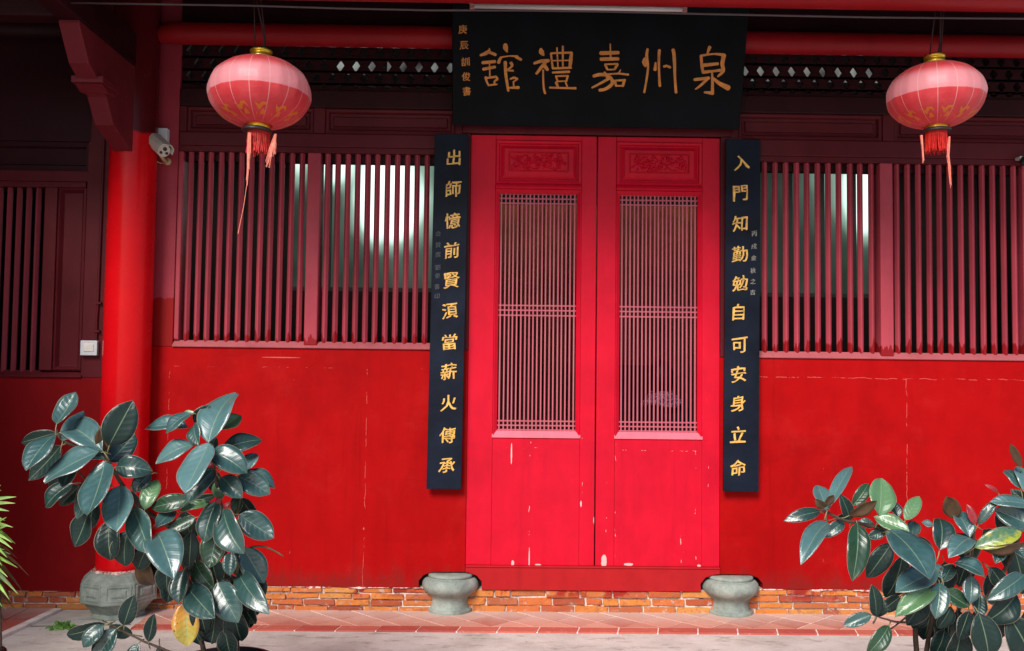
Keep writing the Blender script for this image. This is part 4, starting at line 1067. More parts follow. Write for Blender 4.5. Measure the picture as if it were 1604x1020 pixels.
    tube(bm, [top + Vector((-.03, 0, 0)), Vector((top.x - .022, -1.03, zt2))], .0035, 6)
    tube(bm, [top + Vector((.012, -.01, -.01)), top + Vector((.022, -.01, .06)), Vector((top.x - .012, -1.05, zt2))], [.008, .006, .004], 6)
    tube(bm, [top + Vector((.03, 0, 0)), Vector((top.x + .012, -1.04, zt2))], .003, 6)
    add('hanging_cord', bm, M['strap'], t, smooth=True)
lantern(407, 146, 164, 'larger red silk lantern in front of the window beside the tall column, long straying tassel', 'L', (-2, 3))
lantern(1465.5, 150, 153, 'smaller red silk lantern in front of the window right of the doors, short fringe', 'R', (-1, 0))

# ================================================================== fluorescent batten above the plaque
fy = -.52
fx0, fx1 = at(735, 8, fy).x, at(1077, 12, fy).x; fz = at(906, 4, fy).z
t = empty('fluorescent_light', ((fx0 + fx1) / 2, fy, fz), 'long white fluorescent light fitting, switched off, above the name plaque', 'light fitting')
bm = BM(); prism(bm, [(fy - .03, fz + .012), (fy - .018, fz - .014), (fy + .018, fz - .014), (fy + .03, fz + .012), (fy + .03, fz + .06), (fy - .03, fz + .06)], 'x', fx0, fx1)
M['enamel'] = plain('white_enamel', (.86, .78, .77), .35, .5, vary=.06)
add('housing', bm, M['enamel'], t, bevel=.002)
bm = BM(); tube(bm, [(fx0 + .03, fy, fz - .032), (fx1 - .03, fy, fz - .032)], .0125, 16); add('tube', bm, plain('unlit_glass_tube', (.78, .72, .72), .15, .6, vary=.03), t, smooth=True)
for a_ in (fx0, fx1 - .034):
    bm = BM(); box(bm, a_ + .004, a_ + .03, fy - .012, fy + .012, fz - .048, fz - .0145); add('lamp_holder', bm, plain('reddish_holder', (.55, .25, .22), .5), t, bevel=.002)
bm = BM(); tube(bm, [(fx0 + .25, fy, fz + .06), (fx0 + .25, fy, fz + .5)], .006); tube(bm, [(fx1 - .25, fy, fz + .06), (fx1 - .25, fy, fz + .5)], .006); add('hanger', bm, M['strap'], t)

# ================================================================== security camera
M['cam_white'] = plain('warm_white_plastic', (.56, .53, .47), .4, .4, vary=.12)
M['cam_box'] = plain('cool_white_plastic', (.62, .64, .68), .45, .4, vary=.06)
M['lens'] = plain('black_lens', (.006, .006, .008), .1, .6)
t = empty('security_camera', at(252, 225, -.05), 'white bullet security camera and junction box fixed beside the tall column', 'security camera')
p0, p1 = at(238, 203, 0), at(265, 234, 0)
bm = BM(); box(bm, p0.x, p1.x, -.045, .003, p1.z, p0.z); add('junction_box', bm, M['cam_box'], t, bevel=.004)
CS = 1.3
head = at(251, 231, -.17); aim = Vector((.60, -.58, -.50)).normalized()
side = aim.cross(Vector((0, 0, 1))).normalized(); upv = side.cross(aim)
def cmt(bm, f): 
    for v in bm.verts: v.co = head + (aim * v.co.x + side * v.co.y + upv * v.co.z) * CS
bm = BM(); lathe(bm, [(.025, -.075), (.030, -.07), (.031, .04), (.029, .046)], (0, 0, 0), 28)
for v in bm.verts: v.co = Vector((v.co.z, v.co.x, v.co.y))
cmt(bm, 0); add('camera_barrel', bm, M['cam_white'], t, smooth=True, bevel=.002)
bm = BM(); pts = [(-.036, -.006), (-.036, .022), (-.020, .038), (.020, .038), (.036, .022), (.036, -.006), (.032, -.006), (.032, .02), (.018, .034), (-.018, .034), (-.032, .02), (-.032, -.006)]
A = [bm.verts.new((-.08, y, z)) for y, z in pts]; B = [bm.verts.new((.062, y, z)) for y, z in pts]
for i in range(12): bm.faces.new((A[i], A[(i + 1) % 12], B[(i + 1) % 12], B[i]))
for q in range(5): bm.faces.new((A[q], A[q + 1], A[10 - q], A[11 - q])); bm.faces.new((B[q], B[q + 1], B[10 - q], B[11 - q]))
cmt(bm, 0); add('sunshade', bm, M['cam_white'], t, bevel=.001)
for (y, z, r_) in ((.0, .011, .0095), (-.014, -.008, .007), (.014, -.008, .007)):
    bm = BM(); lathe(bm, [(r_, .0), (r_ * .9, .004), (0.001, .003)], (0, 0, 0), 16)
    for v in bm.verts: v.co = Vector((v.co.z + .0462, v.co.x + y, v.co.y + z))
    cmt(bm, 0); add('lens', bm, M['lens'], t, smooth=True)
bm = BM(); mp = at(261, 252, -.02)
lathe(bm, [(.022, 0), (.024, .004), (.022, .012), (.012, .016)], (0, 0, 0), 20)
for v in bm.verts: v.co = Vector((mp.x + v.co.x, .002 - v.co.z, mp.z + v.co.y))
tube(bm, [(mp.x, -.01, mp.z), (mp.x - .004, -.05, mp.z - .004), head + upv * -.03 - aim * .02], .010, 10)
tube(bm, [at(240, 240, -.1), at(243, 252, -.08), at(252, 256, -.03), at(262, 255, -.004)], .003, 6)
add('mount', bm, plain('yellowed_mount', (.46, .34, .18), .5), t, smooth=True)

# small camera at the far right edge of the frame
t = empty('security_camera', at(1603, 250, -.08), 'small dark security camera with a pale bracket above the far right slats', 'security camera')
bm = BM(); lathe(bm, [(.03, 0), (.032, .01), (.03, .03), (.02, .05), (.001, .055)], tuple(at(1606, 258, -.06)), 20); add('dome', bm, M['black_metal'], t, smooth=True)
bm = BM(); q = at(1600, 249, -.03); box(bm, q.x - .025, q.x + .06, -.06, .0, q.z - .005, q.z + .012); add('bracket_plate', bm, M['cam_white'], t, bevel=.003)

# ================================================================== switch and conduit in the shaded bay
sy = -.012
p0, p1 = at(128, 533.5, sy), at(153.5, 557, sy)
t = empty('wall_switch', ((p0.x + p1.x) / 2, sy, p1.z), 'square white switch box on the wall left of the tall column', 'switch')
bm = BM(); box(bm, p0.x, p1.x, -.030, .002, p1.z, p0.z); add('switch_plate', bm, M['cam_box'], t, bevel=.003)
bm = BM(); cx, cz = (p0.x + p1.x) / 2, (p0.z + p1.z) / 2; box(bm, cx - .030, cx + .030, -.034, -.028, cz - .022, cz + .026); add('rocker', bm, plain('ivory_plastic', (.74, .72, .66), .3), t, bevel=.0025)
bm = BM(); pxs = [(151, 533), (151.5, 500), (153, 480), (156, 400), (160, 300), (163, 220)]
tube(bm, smooth_path([at(a_, b_, -.006) for a_, b_ in pxs], 4), .0085, 10)
for a_, b_ in ((151.5, 519), (154, 475)):
    q = at(a_, b_, -.008); box(bm, q.x - .02, q.x + .02, -.019, .0, q.z - .006, q.z + .006)
tag(add('wall_conduit', bm, M['maroon'], None, smooth=False), 'maroon painted conduit pipe running up the wall from the white switch', 'conduit')

# ================================================================== rubber plants: every leaf a piece
def leaf_top(name, c0, c1, yellow=None, coat=.28, spec=.6, ro=.31):
    b = NB(name)
    uv = b.n('ShaderNodeUVMap').outputs[0]; u, v, _ = b.xyz(uv)
    oi = b.n('ShaderNodeObjectInfo').outputs['Random']; p = b.pos(True)
    n = b.noise(p, 22, 4, .6)
    base = b.mix(oi, c0, c1)
    base = b.mix(b.math('MULTIPLY', b.sm(n, .45, .7), .25), base, tuple(k * 1.3 for k in c1))
    s = b.math('ABSOLUTE', b.math('SUBTRACT', b.math('MULTIPLY', v, 2), 1))
    ph = b.math('SUBTRACT', b.math('MULTIPLY', u, 150), b.math('MULTIPLY', s, 22))
    vein = b.math('SINE', ph)
    base = b.mix(b.math('MULTIPLY', b.sm(vein, .80, 1.0), .05), base, (.12, .2, .13))
    big = b.math('SINE', b.math('ADD', b.math('MULTIPLY', u, 46), b.math('ADD', b.math('MULTIPLY', s, -9), b.math('MULTIPLY', oi, 6))))
    if yellow:
        base = b.mix(b.sm(b.math('ADD', b.noise(p, 9, 3, .6), b.math('MULTIPLY', oi, .1)), yellow[1], yellow[1] + .16), base, yellow[0])
        base = b.mix(b.sm(b.noise(p, 70, 3, .6), .66, .7), base, (.05, .025, .01))
    base = b.mix(b.math('MULTIPLY', b.sm(s, .050, .02), .55), base, (.22, .30, .18))
    base = b.mix(b.math('MULTIPLY', b.sm(s, .955, .98), .75), base, (.36, .28, .22))
    h = b.math('ADD', b.math('MULTIPLY', vein, .12), b.math('ADD', b.math('MULTIPLY', big, .45), b.math('MULTIPLY', n, .6)))
    h = b.math('ADD', h, b.math('MULTIPLY', b.sm(s, .07, .0), -1.2))
    dust = b.sm(b.noise(p, 38, 6, .75), .5, .75)
    return b.out(base, b.math('ADD', ro, b.math('MULTIPLY', dust, .07)), b.bump(h, .28, .0025), spec, Coat_Weight=coat, Coat_Roughness=.2, Coat_IOR=1.7)
LT = leaf_top('rubber_leaf_green', (.009, .034, .030), (.036, .092, .088))
LTL = leaf_top('rubber_leaf_sky_lit', (.026, .076, .078), (.090, .185, .190), coat=.25, spec=.6, ro=.32)  # sky sheen of upturned leaves put into a lighter, bluer green
LTG = leaf_top('rubber_leaf_young_green', (.07, .16, .07), (.10, .21, .09))
LTM = leaf_top('rubber_leaf_mid_green', (.012, .042, .022), (.022, .062, .03), coat=.15, spec=.5, ro=.3)
LTD = leaf_top('rubber_leaf_shaded', (.005, .015, .014), (.011, .030, .027), coat=.0, spec=.35, ro=.38)  # self-shade of inner and lower leaves put into a darker green
LTY = leaf_top('rubber_leaf_yellowing', (.22, .20, .02), (.34, .26, .03), ((.50, .22, .015), .50))
LTZ = leaf_top('rubber_leaf_half_yellow', (.06, .14, .08), (.07, .16, .08), ((.34, .36, .03), .52))
LB = plain('rubber_leaf_underside', (.085, .13, .065), .55, .35, vary=.2, scale=30)
LBR = plain('rubber_leaf_bronze_underside', (.085, .045, .022), .5, .35, vary=.25, scale=30)
LRED = plain('red_leaf_sheath', (.26, .022, .028), .4, .4, vary=.25, scale=40)
PET = plain('leaf_stalk', (.24, .22, .12), .5, .3, vary=.3, scale=40)
BARK = plain('grey_brown_bark', (.075, .05, .038), .8, .2, vary=.4, scale=30, bump=.5)
GREENSTEM = plain('green_brown_twig', (.10, .085, .045), .6, .3, vary=.3, scale=30)

TONE = {'L': (50, 0), 'l': (36, 0), 'M': (22, 0), 'D': (-12, 0), 'd': (2, 0), 'B': (-30, 0), 'Y': (15, 0), 'G': (34, 0), 'g': (18, 0), 'Z': (30, 0), 'R': (10, 0)}
def make_leaf(parent, bx, by, tx, ty, wpx, tone, Y, az, r, flat=False):
    th = R(TONE[tone][0] + r.uniform(-5, 5)); azr = R(az + r.uniform(-9, 9))
    Pb = at(bx, by, Y); Pt = at(tx, ty, Y)
    n0 = Vector((math.sin(azr) * math.cos(th), -math.cos(azr) * math.cos(th), math.sin(th)))
    dx, dz = Pt.x - Pb.x, Pt.z - Pb.z
    ay = -(dx * n0.x + dz * n0.z) / n0.y
    lim = .9 * math.hypot(dx, dz); ay = max(-lim, min(lim, ay))
    # keep both ends on their sight lines although the tip has moved in depth
    Pt = at(tx, ty, Y + ay)
    a = (Pt - Pb); L = a.length; a.normalize()
    n = (n0 - a * n0.dot(a)).normalized(); wv = n.cross(a).normalized()
    view = (Pb - CO).normalized()
    aproj = (a - view * a.dot(view)).normalized(); wp = wv - view * wv.dot(view); ap = (wp - aproj * wp.dot(aproj)).length
    W = (1.08 * wpx / F * (Y + CAMD)) / max(.45, ap)
    W = min(W, L * .64) if L > .05 else W
    NU, NV = 12, 6
    bm = bmesh.new(); uvl = bm.loops.layers.uv.new('uv')
    bend = r.uniform(.02, .14) * (1 if r.random() < .8 else -.6); fold = math.tan(R(r.uniform(7, 25))); tw = R(r.uniform(-16, 16)); ph = r.uniform(0, 6)
    def half(t): 
        e = (math.sin(math.pi * min(1, t ** .93)) ** .62 if t < 1 else 0)
        if t > .88: e *= 1 - .35 * ((t - .88) / .12)
        return max(.004, e)
    def build(off):
        G = []
        for i in range(NU + 1):
            t = i / NU; row = []
            hw_ = W / 2 * half(t) if 0 < i < NU else W * .012
            zz = L * bend * 4 * t * (1 - t) - L * .05 * t * t * t
            for j in range(NV + 1):
                s = -1 + 2 * j / NV
                y = s * hw_; z = zz + abs(s) * hw_ * fold + .006 * W / .08 * math.sin(t * 9 + ph + s) * abs(s) * .6 + s * hw_ * math.tan(tw) * (t - .5)
                row.append(bm.verts.new(Pb + a * (t * L) + wv * y + n * (z + off)))
            G.append(row)
        for i in range(NU):
            for j in range(NV):
                f = bm.faces.new((G[i][j], G[i + 1][j], G[i + 1][j + 1], G[i][j + 1]) if off == 0 else (G[i][j], G[i][j + 1], G[i + 1][j + 1], G[i + 1][j]))
                f.material_index = 0 if off == 0 else 1; f.smooth = True
                cs = ((i, j), (i + 1, j), (i + 1, j + 1), (i, j + 1)) if off == 0 else ((i, j), (i, j + 1), (i + 1, j + 1), (i + 1, j))
                for lp, (ii, jj) in zip(f.loops, cs): lp[uvl].uv = (ii / NU, jj / NV)
        return G
    A = build(0); B = build(-.0016)
    for j0 in (0, NV):
        for i in range(NU):
            q = (A[i][j0], A[i + 1][j0], B[i + 1][j0], B[i][j0])
            f = bm.faces.new(q if j0 else q[::-1]); f.material_index = 0; f.smooth = False
            for lp in f.loops: lp[uvl].uv = (.5, 1.0)
    # stalk, curving back down towards its twig
    k0 = len(bm.faces)
    back = -a * .030 - n * .022 + Vector((0, .006, -.012))
    tube(bm, [Pb + a * .004 - n * .001, Pb + back * .5 + n * .003, Pb + back], [.0016, .0022, .0028], 6)
    bm.faces.ensure_lookup_table()
    for f in bm.faces[k0:]: f.material_index = 2; f.smooth = True
    me = bpy.data.meshes.new('leaf'); bm.to_mesh(me); bm.free()
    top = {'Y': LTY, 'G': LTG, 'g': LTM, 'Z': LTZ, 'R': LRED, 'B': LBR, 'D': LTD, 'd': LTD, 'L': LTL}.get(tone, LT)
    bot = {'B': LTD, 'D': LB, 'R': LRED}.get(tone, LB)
    for m in (top, bot, PET): me.materials.append(m)
    o = bpy.data.objects.new('leaf', me); COL.objects.link(o)
    o.location = Pb; me.transform(Matrix.Translation(-Pb))
    parent_to(o, parent); return o

def branches(parent, lst, Y):
    for pts, r0, r1, mat in lst:
        P = [at(p[0], p[1], Y + (p[2] if len(p) > 2 else 0)) for p in pts]
        sp = smooth_path(P, 4); m = len(sp)
        bm = BM(); tube(bm, [q + Vector((rng.uniform(-.001, .001), 0, rng.uniform(-.001, .001))) for q in sp], [r0 + (r1 - r0) * i / (m - 1) for i in range(m)], 8)
        add('stem', bm, mat, parent, smooth=True)

PY = -2.07
LEFT = [ # base x,y, tip x,y, apparent width, tone, depth offset (m, negative = nearer), azimuth
 (88,664,117,612,25,'l',0,-10),(98,691,130,641,25,'L',.02,10),(87,678,32,694,22,'D',.05,-10),(85,680,39,735,37,'L',-.05,-20),(95,698,42,753,28,'d',.08,0),
 (161,706,104,669,42,'L',-.02,-12),(157,707,67,753,36,'L',-.07,-15),(115,722,97,762,26,'l',.02,0),(165,706,165,662,22,'B',.03,10),(171,698,208,628,54,'D',-.03,15),
 (169,725,211,677,38,'l',.04,10),(164,720,136,716,16,'L',.0,0),(164,723,134,804,36,'L',-.08,-25),(158,745,118,812,27,'M',.03,-20),(181,731,238,737,42,'M',-.03,10),
 (236,742,208,771,24,'M',.03,10),(187,761,181,830,41,'L',-.06,0),(175,762,158,748,14,'D',.04,0),(114,757,69,794,34,'M',.09,-20),(125,760,92,793,22,'D',.10,0),
 (137,803,115,857,31,'d',.05,-10),(172,815,173,879,50,'d',.06,0),(209,797,232,866,34,'M',-.07,-30),(200,830,195,888,38,'D',.05,0),(220,798,233,852,13,'G',-.06,30),
 (246,835,272,904,51,'L',-.10,0),(235,850,215,893,34,'D',.08,0),(294,669,226,670,20,'L',.03,-10),(298,647,259,678,21,'L',0,-15),(306,648,289,644,6,'G',.02,0),
 (307,665,327,635,24,'D',.05,0),(304,664,310,696,20,'M',.0,-30),(327,694,368,612,40,'L',-.07,-15),(345,672,378,649,24,'G',.03,10),(330,707,338,684,14,'M',.03,20),
 (304,696,243,725,30,'L',-.01,-10),(306,695,259,707,10,'M',.05,0),(326,695,287,768,36,'L',-.09,-25),(348,704,410,687,26,'l',.02,10),(330,708,387,740,42,'l',-.07,5),
 (385,737,401,709,27,'L',.04,10),(377,741,431,762,24,'L',.06,15),(373,746,423,773,39,'M',.0,10),(347,747,379,779,33,'M',-.03,5),(336,735,292,786,34,'l',-.06,-10),
 (337,755,347,783,17,'G',.03,0),(226,798,247,751,25,'G',-.04,0),(300,782,236,796,25,'g',-.02,0),(337,776,304,786,13,'D',.02,0),(330,788,281,800,13,'G',.04,0),
 (372,776,370,806,24,'g',.06,0),(339,785,318,849,32,'M',-.08,-20),(350,799,379,867,39,'M',-.10,-20),(374,806,429,842,38,'M',-.02,12),(381,858,414,913,38,'M',-.01,15),
 (374,898,418,960,34,'l',-.01,-35),(381,942,400,978,26,'D',.04,0),(341,827,327,890,42,'g',-.03,0),(362,865,360,902,34,'M',-.05,0),(299,834,295,895,28,'D',.02,0),
 (306,881,334,923,28,'g',.0,-20),(306,810,261,832,20,'g',.0,0),(274,800,245,824,24,'L',.02,10),(287,893,278,945,40,'M',-.05,-15),(294,921,334,967,40,'l',-.06,-20),
 (341,912,372,975,46,'M',-.05,0),(289,945,294,1013,44,'Y',-.02,0),(318,960,338,1008,42,'D',.10,0),(300,850,315,912,42,'D',.13,0),(330,870,352,945,44,'D',.14,0),
 (362,900,392,962,32,'D',.12,0),(255,870,252,915,32,'D',.14,0),(226,872,240,918,24,'B',.10,0),(290,800,300,850,36,'D',.15,0),(345,800,350,850,36,'D',.15,0),(318,900,300,960,36,'D',.15,0),
 (375,850,385,910,34,'D',.15,0),(342,740,330,770,26,'D',.12,0),(120,720,80,770,30,'D',.14,0),(150,780,140,830,24,'D',.12,0),(205,770,222,812,26,'D',.10,0),
 (164,977,103,996,23,'D',-.05,-10),(162,980,129,1014,24,'M',-.08,-10),(182,985,148,1038,42,'M',-.06,0),(194,980,209,933,25,'D',-.04,0),(207,993,170,982,22,'D',.02,0),
 (350,905,352,968,38,'d',.02,0),(312,935,322,992,36,'d',-.01,0),(338,955,330,1010,34,'D',-.02,0),(365,950,378,1006,34,'D',-.01,0),(390,915,402,965,30,'D',.02,0),(352,985,362,1030,30,'D',-.02,0),(262,880,262,930,32,'D',.06,0),(240,850,232,900,30,'D',.08,0),(398,895,410,940,26,'d',.03,0),(322,925,318,985,36,'D',.05,0),(372,930,392,985,34,'D',.05,0),(345,950,362,1012,36,'D',.08,0),(300,955,312,1012,34,'D',.08,0),(385,880,400,932,34,'D',.08,0),(270,900,262,945,30,'D',.10,0),(352,800,330,838,34,'D',.08,0),(376,780,402,820,34,'D',.08,0),(318,745,300,780,30,'D',.08,0),
 (216,1008,200,1042,30,'M',-.02,0),(232,1005,240,963,18,'D',-.04,0),(250,1012,262,1045,28,'D',.0,0),(345,792,340,778,7,'R',-.09,0),(350,796,360,786,6,'R',-.09,0),(335,735,327,722,8,'R',-.03,0),(212,797,204,784,6,'R',-.06,0),(238,826,258,822,8,'R',-.02,0),
]
RIGHT = [
 (1285,801,1229,815,19,'M',0,-5),(1296,819,1255,880,28,'L',-.04,-15),(1294,800,1281,759,25,'L',.02,-5),(1297,796,1335,727,19,'L',-.03,-20),(1294,794,1277,782,16,'B',-.05,0),(1294,792,1306,776,15,'B',-.05,0),
 (1310,812,1330,808,14,'D',.04,0),(1332,815,1317,775,18,'D',.03,0),(1330,808,1374,786,17,'B',-.05,0),(1336,792,1361,757,19,'g',.04,0),(1377,808,1381,748,43,'G',-.01,0),
 (1322,817,1288,842,18,'M',.03,-10),(1343,819,1337,909,32,'g',-.05,5),(1355,831,1347,862,20,'D',.03,0),(1388,831,1360,842,16,'M',.02,0),(1369,825,1345,815,16,'M',.03,0),
 (1424,832,1369,808,23,'G',-.06,0),(1408,811,1396,786,24,'l',.03,0),(1418,815,1441,776,21,'G',0,0),(1428,840,1432,815,22,'l',.04,0),(1394,831,1458,904,42,'L',-.10,0),
 (1396,851,1358,906,30,'d',.05,-15),(1413,872,1388,938,36,'D',.08,0),(1462,822,1444,818,9,'L',.03,0),(1472,862,1472,810,35,'l',-.06,0),(1497,812,1484,779,25,'B',.03,0),
 (1519,842,1497,802,25,'L',-.03,-10),(1527,823,1515,790,12,'R',-.02,0),(1521,843,1487,872,28,'L',-.05,-15),(1532,822,1563,780,14,'M',.0,-30),(1612,790,1552,784,18,'L',-.03,0),
 (1622,824,1559,797,36,'M',-.02,0),(1599,765,1574,735,23,'L',.02,0),(1612,776,1598,730,32,'L',.0,0),(1600,732,1584,697,12,'B',.02,0),(1526,858,1602,832,27,'Z',-.05,0),
 (1608,848,1534,859,14,'B',-.07,0),(1564,772,1543,759,6,'R',.02,0),(1612,790,1583,767,18,'D',.04,0),(1467,892,1404,924,35,'L',-.12,-5),(1465,918,1403,965,31,'G',-.13,-5),
 (1472,913,1466,969,28,'M',-.13,0),(1495,882,1545,904,28,'L',-.08,5),(1522,902,1521,945,33,'M',-.05,0),(1476,905,1461,880,22,'L',-.07,0),(1476,912,1493,882,18,'l',-.07,0),
 (1480,925,1520,950,33,'g',-.04,0),(1565,855,1560,882,31,'l',-.01,0),(1590,852,1610,876,26,'l',0,0),(1550,888,1573,922,38,'d',.02,0),(1604,900,1548,940,28,'M',-.04,0),(1592,930,1545,975,36,'d',-.02,0),
 (1535,930,1534,967,26,'M',.0,0),(1533,960,1550,1032,48,'d',-.10,0),(1518,957,1503,1003,36,'d',-.04,0),(1580,965,1618,1040,52,'D',-.04,0),(1490,950,1470,985,36,'D',-.02,0),
 (1410,935,1382,958,26,'d',.02,-15),(1372,965,1367,917,20,'D',-.02,0),(1374,966,1382,936,20,'D',.0,0),(1365,963,1321,980,19,'M',-.02,-10),(1392,980,1358,1026,25,'g',-.03,-10),
 (1453,937,1422,980,36,'d',-.06,0),(1443,945,1430,985,34,'D',.02,0),(1500,955,1492,1010,52,'D',.10,0),(1460,950,1448,1004,44,'D',.10,0),(1430,880,1440,932,36,'D',.10,0),(1550,895,1560,950,44,'D',.12,0),
 (1590,865,1602,932,50,'D',.12,0),(1520,870,1502,920,36,'D',.12,0),(1575,840,1590,895,40,'D',.13,0),(1480,880,1476,935,40,'D',.12,0),(1440,840,1450,885,36,'D',.10,0),(1565,950,1540,1010,44,'D',.10,0),
 (1505,985,1490,1045,46,'D',.02,0),(1620,935,1600,985,40,'D',.05,0),(1480,985,1462,1030,36,'D',.08,0),(1500,835,1530,880,34,'D',.12,0),(1470,960,1500,1020,48,'D',.12,0),(1540,830,1575,860,30,'D',.1,0),
 (1445,905,1415,965,38,'D',.12,0),(1430,917,1448,912,7,'R',-.1,0),(1560,800,1590,840,30,'D',.10,0),
]
def rubber_plant(lst, Y, stems, root, label, seed):
    t = empty('rubber_plant', root, label, 'rubber plant', 'rubber plants in pots')
    r = random.Random(seed)
    for (bx, by, tx, ty, w_, tone, dy, az) in lst:
        make_leaf(t, bx, by, tx, ty, w_, tone, Y + dy, az, r)
    branches(t, stems, Y)
    return t
POTL = at(352, 1034, PY + .1); POTR = at(1452, 1030, PY + .1)
zr = POTL.z
LS = [([(372, 1030, .1), (368, 985, .09), (360, 930, .06), (352, 870, .05), (348, 810, .03), (340, 760, .02), (331, 712, 0), (326, 690, .0), (318, 665, .02)], .013, .005, BARK),
      ([(345, 1030, .12), (343, 990, .1), (338, 930, .1), (318, 880, .08), (285, 840, .05), (250, 815, .03), (215, 790, 0), (190, 757, 0), (172, 728, 0), (160, 706, .01), (125, 700, .03), (98, 690, .03), (88, 674, .03)], .013, .0045, BARK),
      ([(322, 1032, .1), (312, 985, .12), (300, 930, .12), (290, 890, .1), (282, 850, .06), (262, 812, .04), (238, 790, .04)], .011, .004, BARK),
      ([(350, 850, .04), (372, 800, .03), (378, 765, .03), (380, 742, .02)], .006, .004, GREENSTEM),
      ([(370, 900, .05), (380, 870, .02), (400, 856, .0), (424, 860, 0), (444, 871, 0)], .006, .0025, GREENSTEM),
      ([(330, 1045, .05), (290, 1032, 0), (258, 1018, -.02), (226, 1005, -.03), (200, 992, -.03), (176, 980, -.04), (160, 972, -.04)], .006, .003, BARK),
      ([(150, 762, .02), (128, 745, .04), (116, 728, .04), (118, 712, .03)], .004, .003, GREENSTEM)]
RS = [([(1437, 1040, .12), (1434, 985, .1), (1442, 930, .07), (1436, 870, .03), (1400, 833, .02), (1355, 822, .01), (1318, 814, .0), (1292, 800, 0), (1284, 798, 0)], .012, .004, BARK),
      ([(1448, 1040, .14), (1462, 960, .1), (1476, 915, -.02), (1474, 890, -.04)], .011, .005, BARK),
      ([(1470, 1040, .14), (1500, 960, .12), (1520, 900, .04), (1523, 860, .0), (1526, 824, -.01)], .010, .005, BARK),
      ([(1500, 1000, .14), (1550, 930, .1), (1580, 880, .06), (1600, 830, .04), (1606, 780, .02)], .010, .005, BARK),
      ([(1440, 975, .06), (1408, 975, 0), (1385, 969, -.01), (1368, 963, -.01)], .005, .003, BARK),
      ([(1432, 955, .06), (1415, 970, .02), (1396, 985, 0)], .004, .003, BARK)]
rubber_plant(LEFT, PY, LS, (POTL.x, POTL.y, zr), 'left potted rubber plant with one yellow leaf low down, in front of the tall column', 5)
rubber_plant(RIGHT, PY, RS, (POTR.x, POTR.y, zr), 'right potted rubber plant with a half yellow leaf, cut by the right edge', 6)
M['pot'] = plain('black_plastic_pot', (.018, .018, .018), .5, .4, vary=.3)
M['soil'] = plain('dark_potting_soil', (.035, .024, .018), .95, .1, vary=.5, scale=40, bump=1.0, dist=.02)
for c, lb in ((POTL, 'black plant pot holding the left rubber plant, only its rim in view'), (POTR, 'black plant pot holding the right rubber plant, only its rim in view')):
    t = empty('plant_pot', (c.x, c.y, 0), lb, 'plant pot', 'pots of the rubber plants')
    bm = BM(); lathe(bm, [(.135, .006), (.15, .02), (.175, zr - .05), (.192, zr - .045), (.196, zr), (.182, zr), (.172, zr - .03)], (c.x, c.y, 0), 40); add('pot_body', bm, M['pot'], t, smooth=True)
    bm = BM(); lathe(bm, [(.171, zr - .055), (.171, zr - .034), (.02, zr - .026)], (c.x, c.y, 0), 28); add('soil', bm, M['soil'], t)

# ================================================================== fan palm at the left edge
PALM = plain('palm_leaflet_green', (.20, .36, .05), .45, .4, vary=.35, scale=14)
PALMD = plain('palm_leaflet_dark', (.06, .10, .03), .5, .35, vary=.35, scale=14)
PALMB = plain('palm_leaflet_brown', (.20, .10, .045), .7, .2, vary=.35, scale=20)
pY = -1.9
root = at(-75, 1000, pY)
palm = empty('fan_palm', (root.x, root.y, 0), 'yellow green fan palm entering at the left edge', 'palm')
def fan(cx_, cy_, n, a0, a1, L, mats, Y, droop=.12, seed=0):
    r = random.Random(seed); c = at(cx_, cy_, Y)
    for i in range(n):
        an = R(a0 + (a1 - a0) * i / (n - 1) + r.uniform(-3, 3)); l = L * r.uniform(.82, 1.08)
        d = Vector((math.cos(an), r.uniform(-.35, .1), math.sin(an))).normalized(); sd_ = d.cross(Vector((0, -1, .3))).normalized()
        bm = BM(); rows = []
        for q in range(7):
            u = q / 6; p = c + d * (l * u) + Vector((0, 0, -droop * l * u * u * (1 + abs(math.cos(an)))))
            w_ = .012 * (1 - u ** 2.5) * min(1, .4 + u * 2.5) + .0006
            rows.append([bm.verts.new(p - sd_ * w_), bm.verts.new(p + Vector((0, .004, -.004)) * (1 - u)), bm.verts.new(p + sd_ * w_)])
        for a_, b_ in zip(rows, rows[1:]):
            for k in range(2): bm.faces.new((a_[k], a_[k + 1], b_[k + 1], b_[k]))
        add('leaflet', bm, mats[r.randrange(len(mats))], palm, smooth=True)
    bm = BM(); tube(bm, smooth_path([c, c + Vector((-.06, .05, -.1)), Vector((root.x, root.y, max(.3, c.z - .35))), Vector((root.x, root.y, .12))], 4), .005, 6); add('leaf_stalk', bm, PALMD, palm, smooth=True)
fan(-58, 800, 17, -62, 70, .215, [PALM, PALM, PALM], pY, .12, 2)
fan(-56, 862, 19, -75, 50, .235, [PALM, PALM, PALM, PALMD], pY - .05, .16, 5)
fan(-52, 830, 13, -80, 60, .20, [PALM, PALM], pY - .1, .2, 31)
fan(-60, 890, 15, -70, 60, .23, [PALM, PALMD], pY + .03, .2, 37)
fan(-58, 850, 9, -80, 60, .27, [PALMB, PALMB], pY + .12, .3, 8)
fan(-60, 905, 14, -85, 30, .21, [PALMB, PALMD, PALMB], pY + .1, .35, 11)
fan(-50, 975, 8, -60, 20, .19, [PALMD, PALMD], pY + .2, .5, 17)
bm = BM(); 
for k_ in range(4): tube(bm, [Vector((root.x + .02 * k_, root.y + .03, .05)), Vector((root.x + .14 + .015 * k_, root.y + .02, .32)), Vector((root.x + .11 + .02 * k_, root.y, .6 + .05 * k_))], .007, 6)
add('trunk', bm, BARK, palm, smooth=True)
t = empty('plant_pot', (root.x, root.y, 0), 'dark pot of the fan palm, just outside the left edge', 'plant pot')
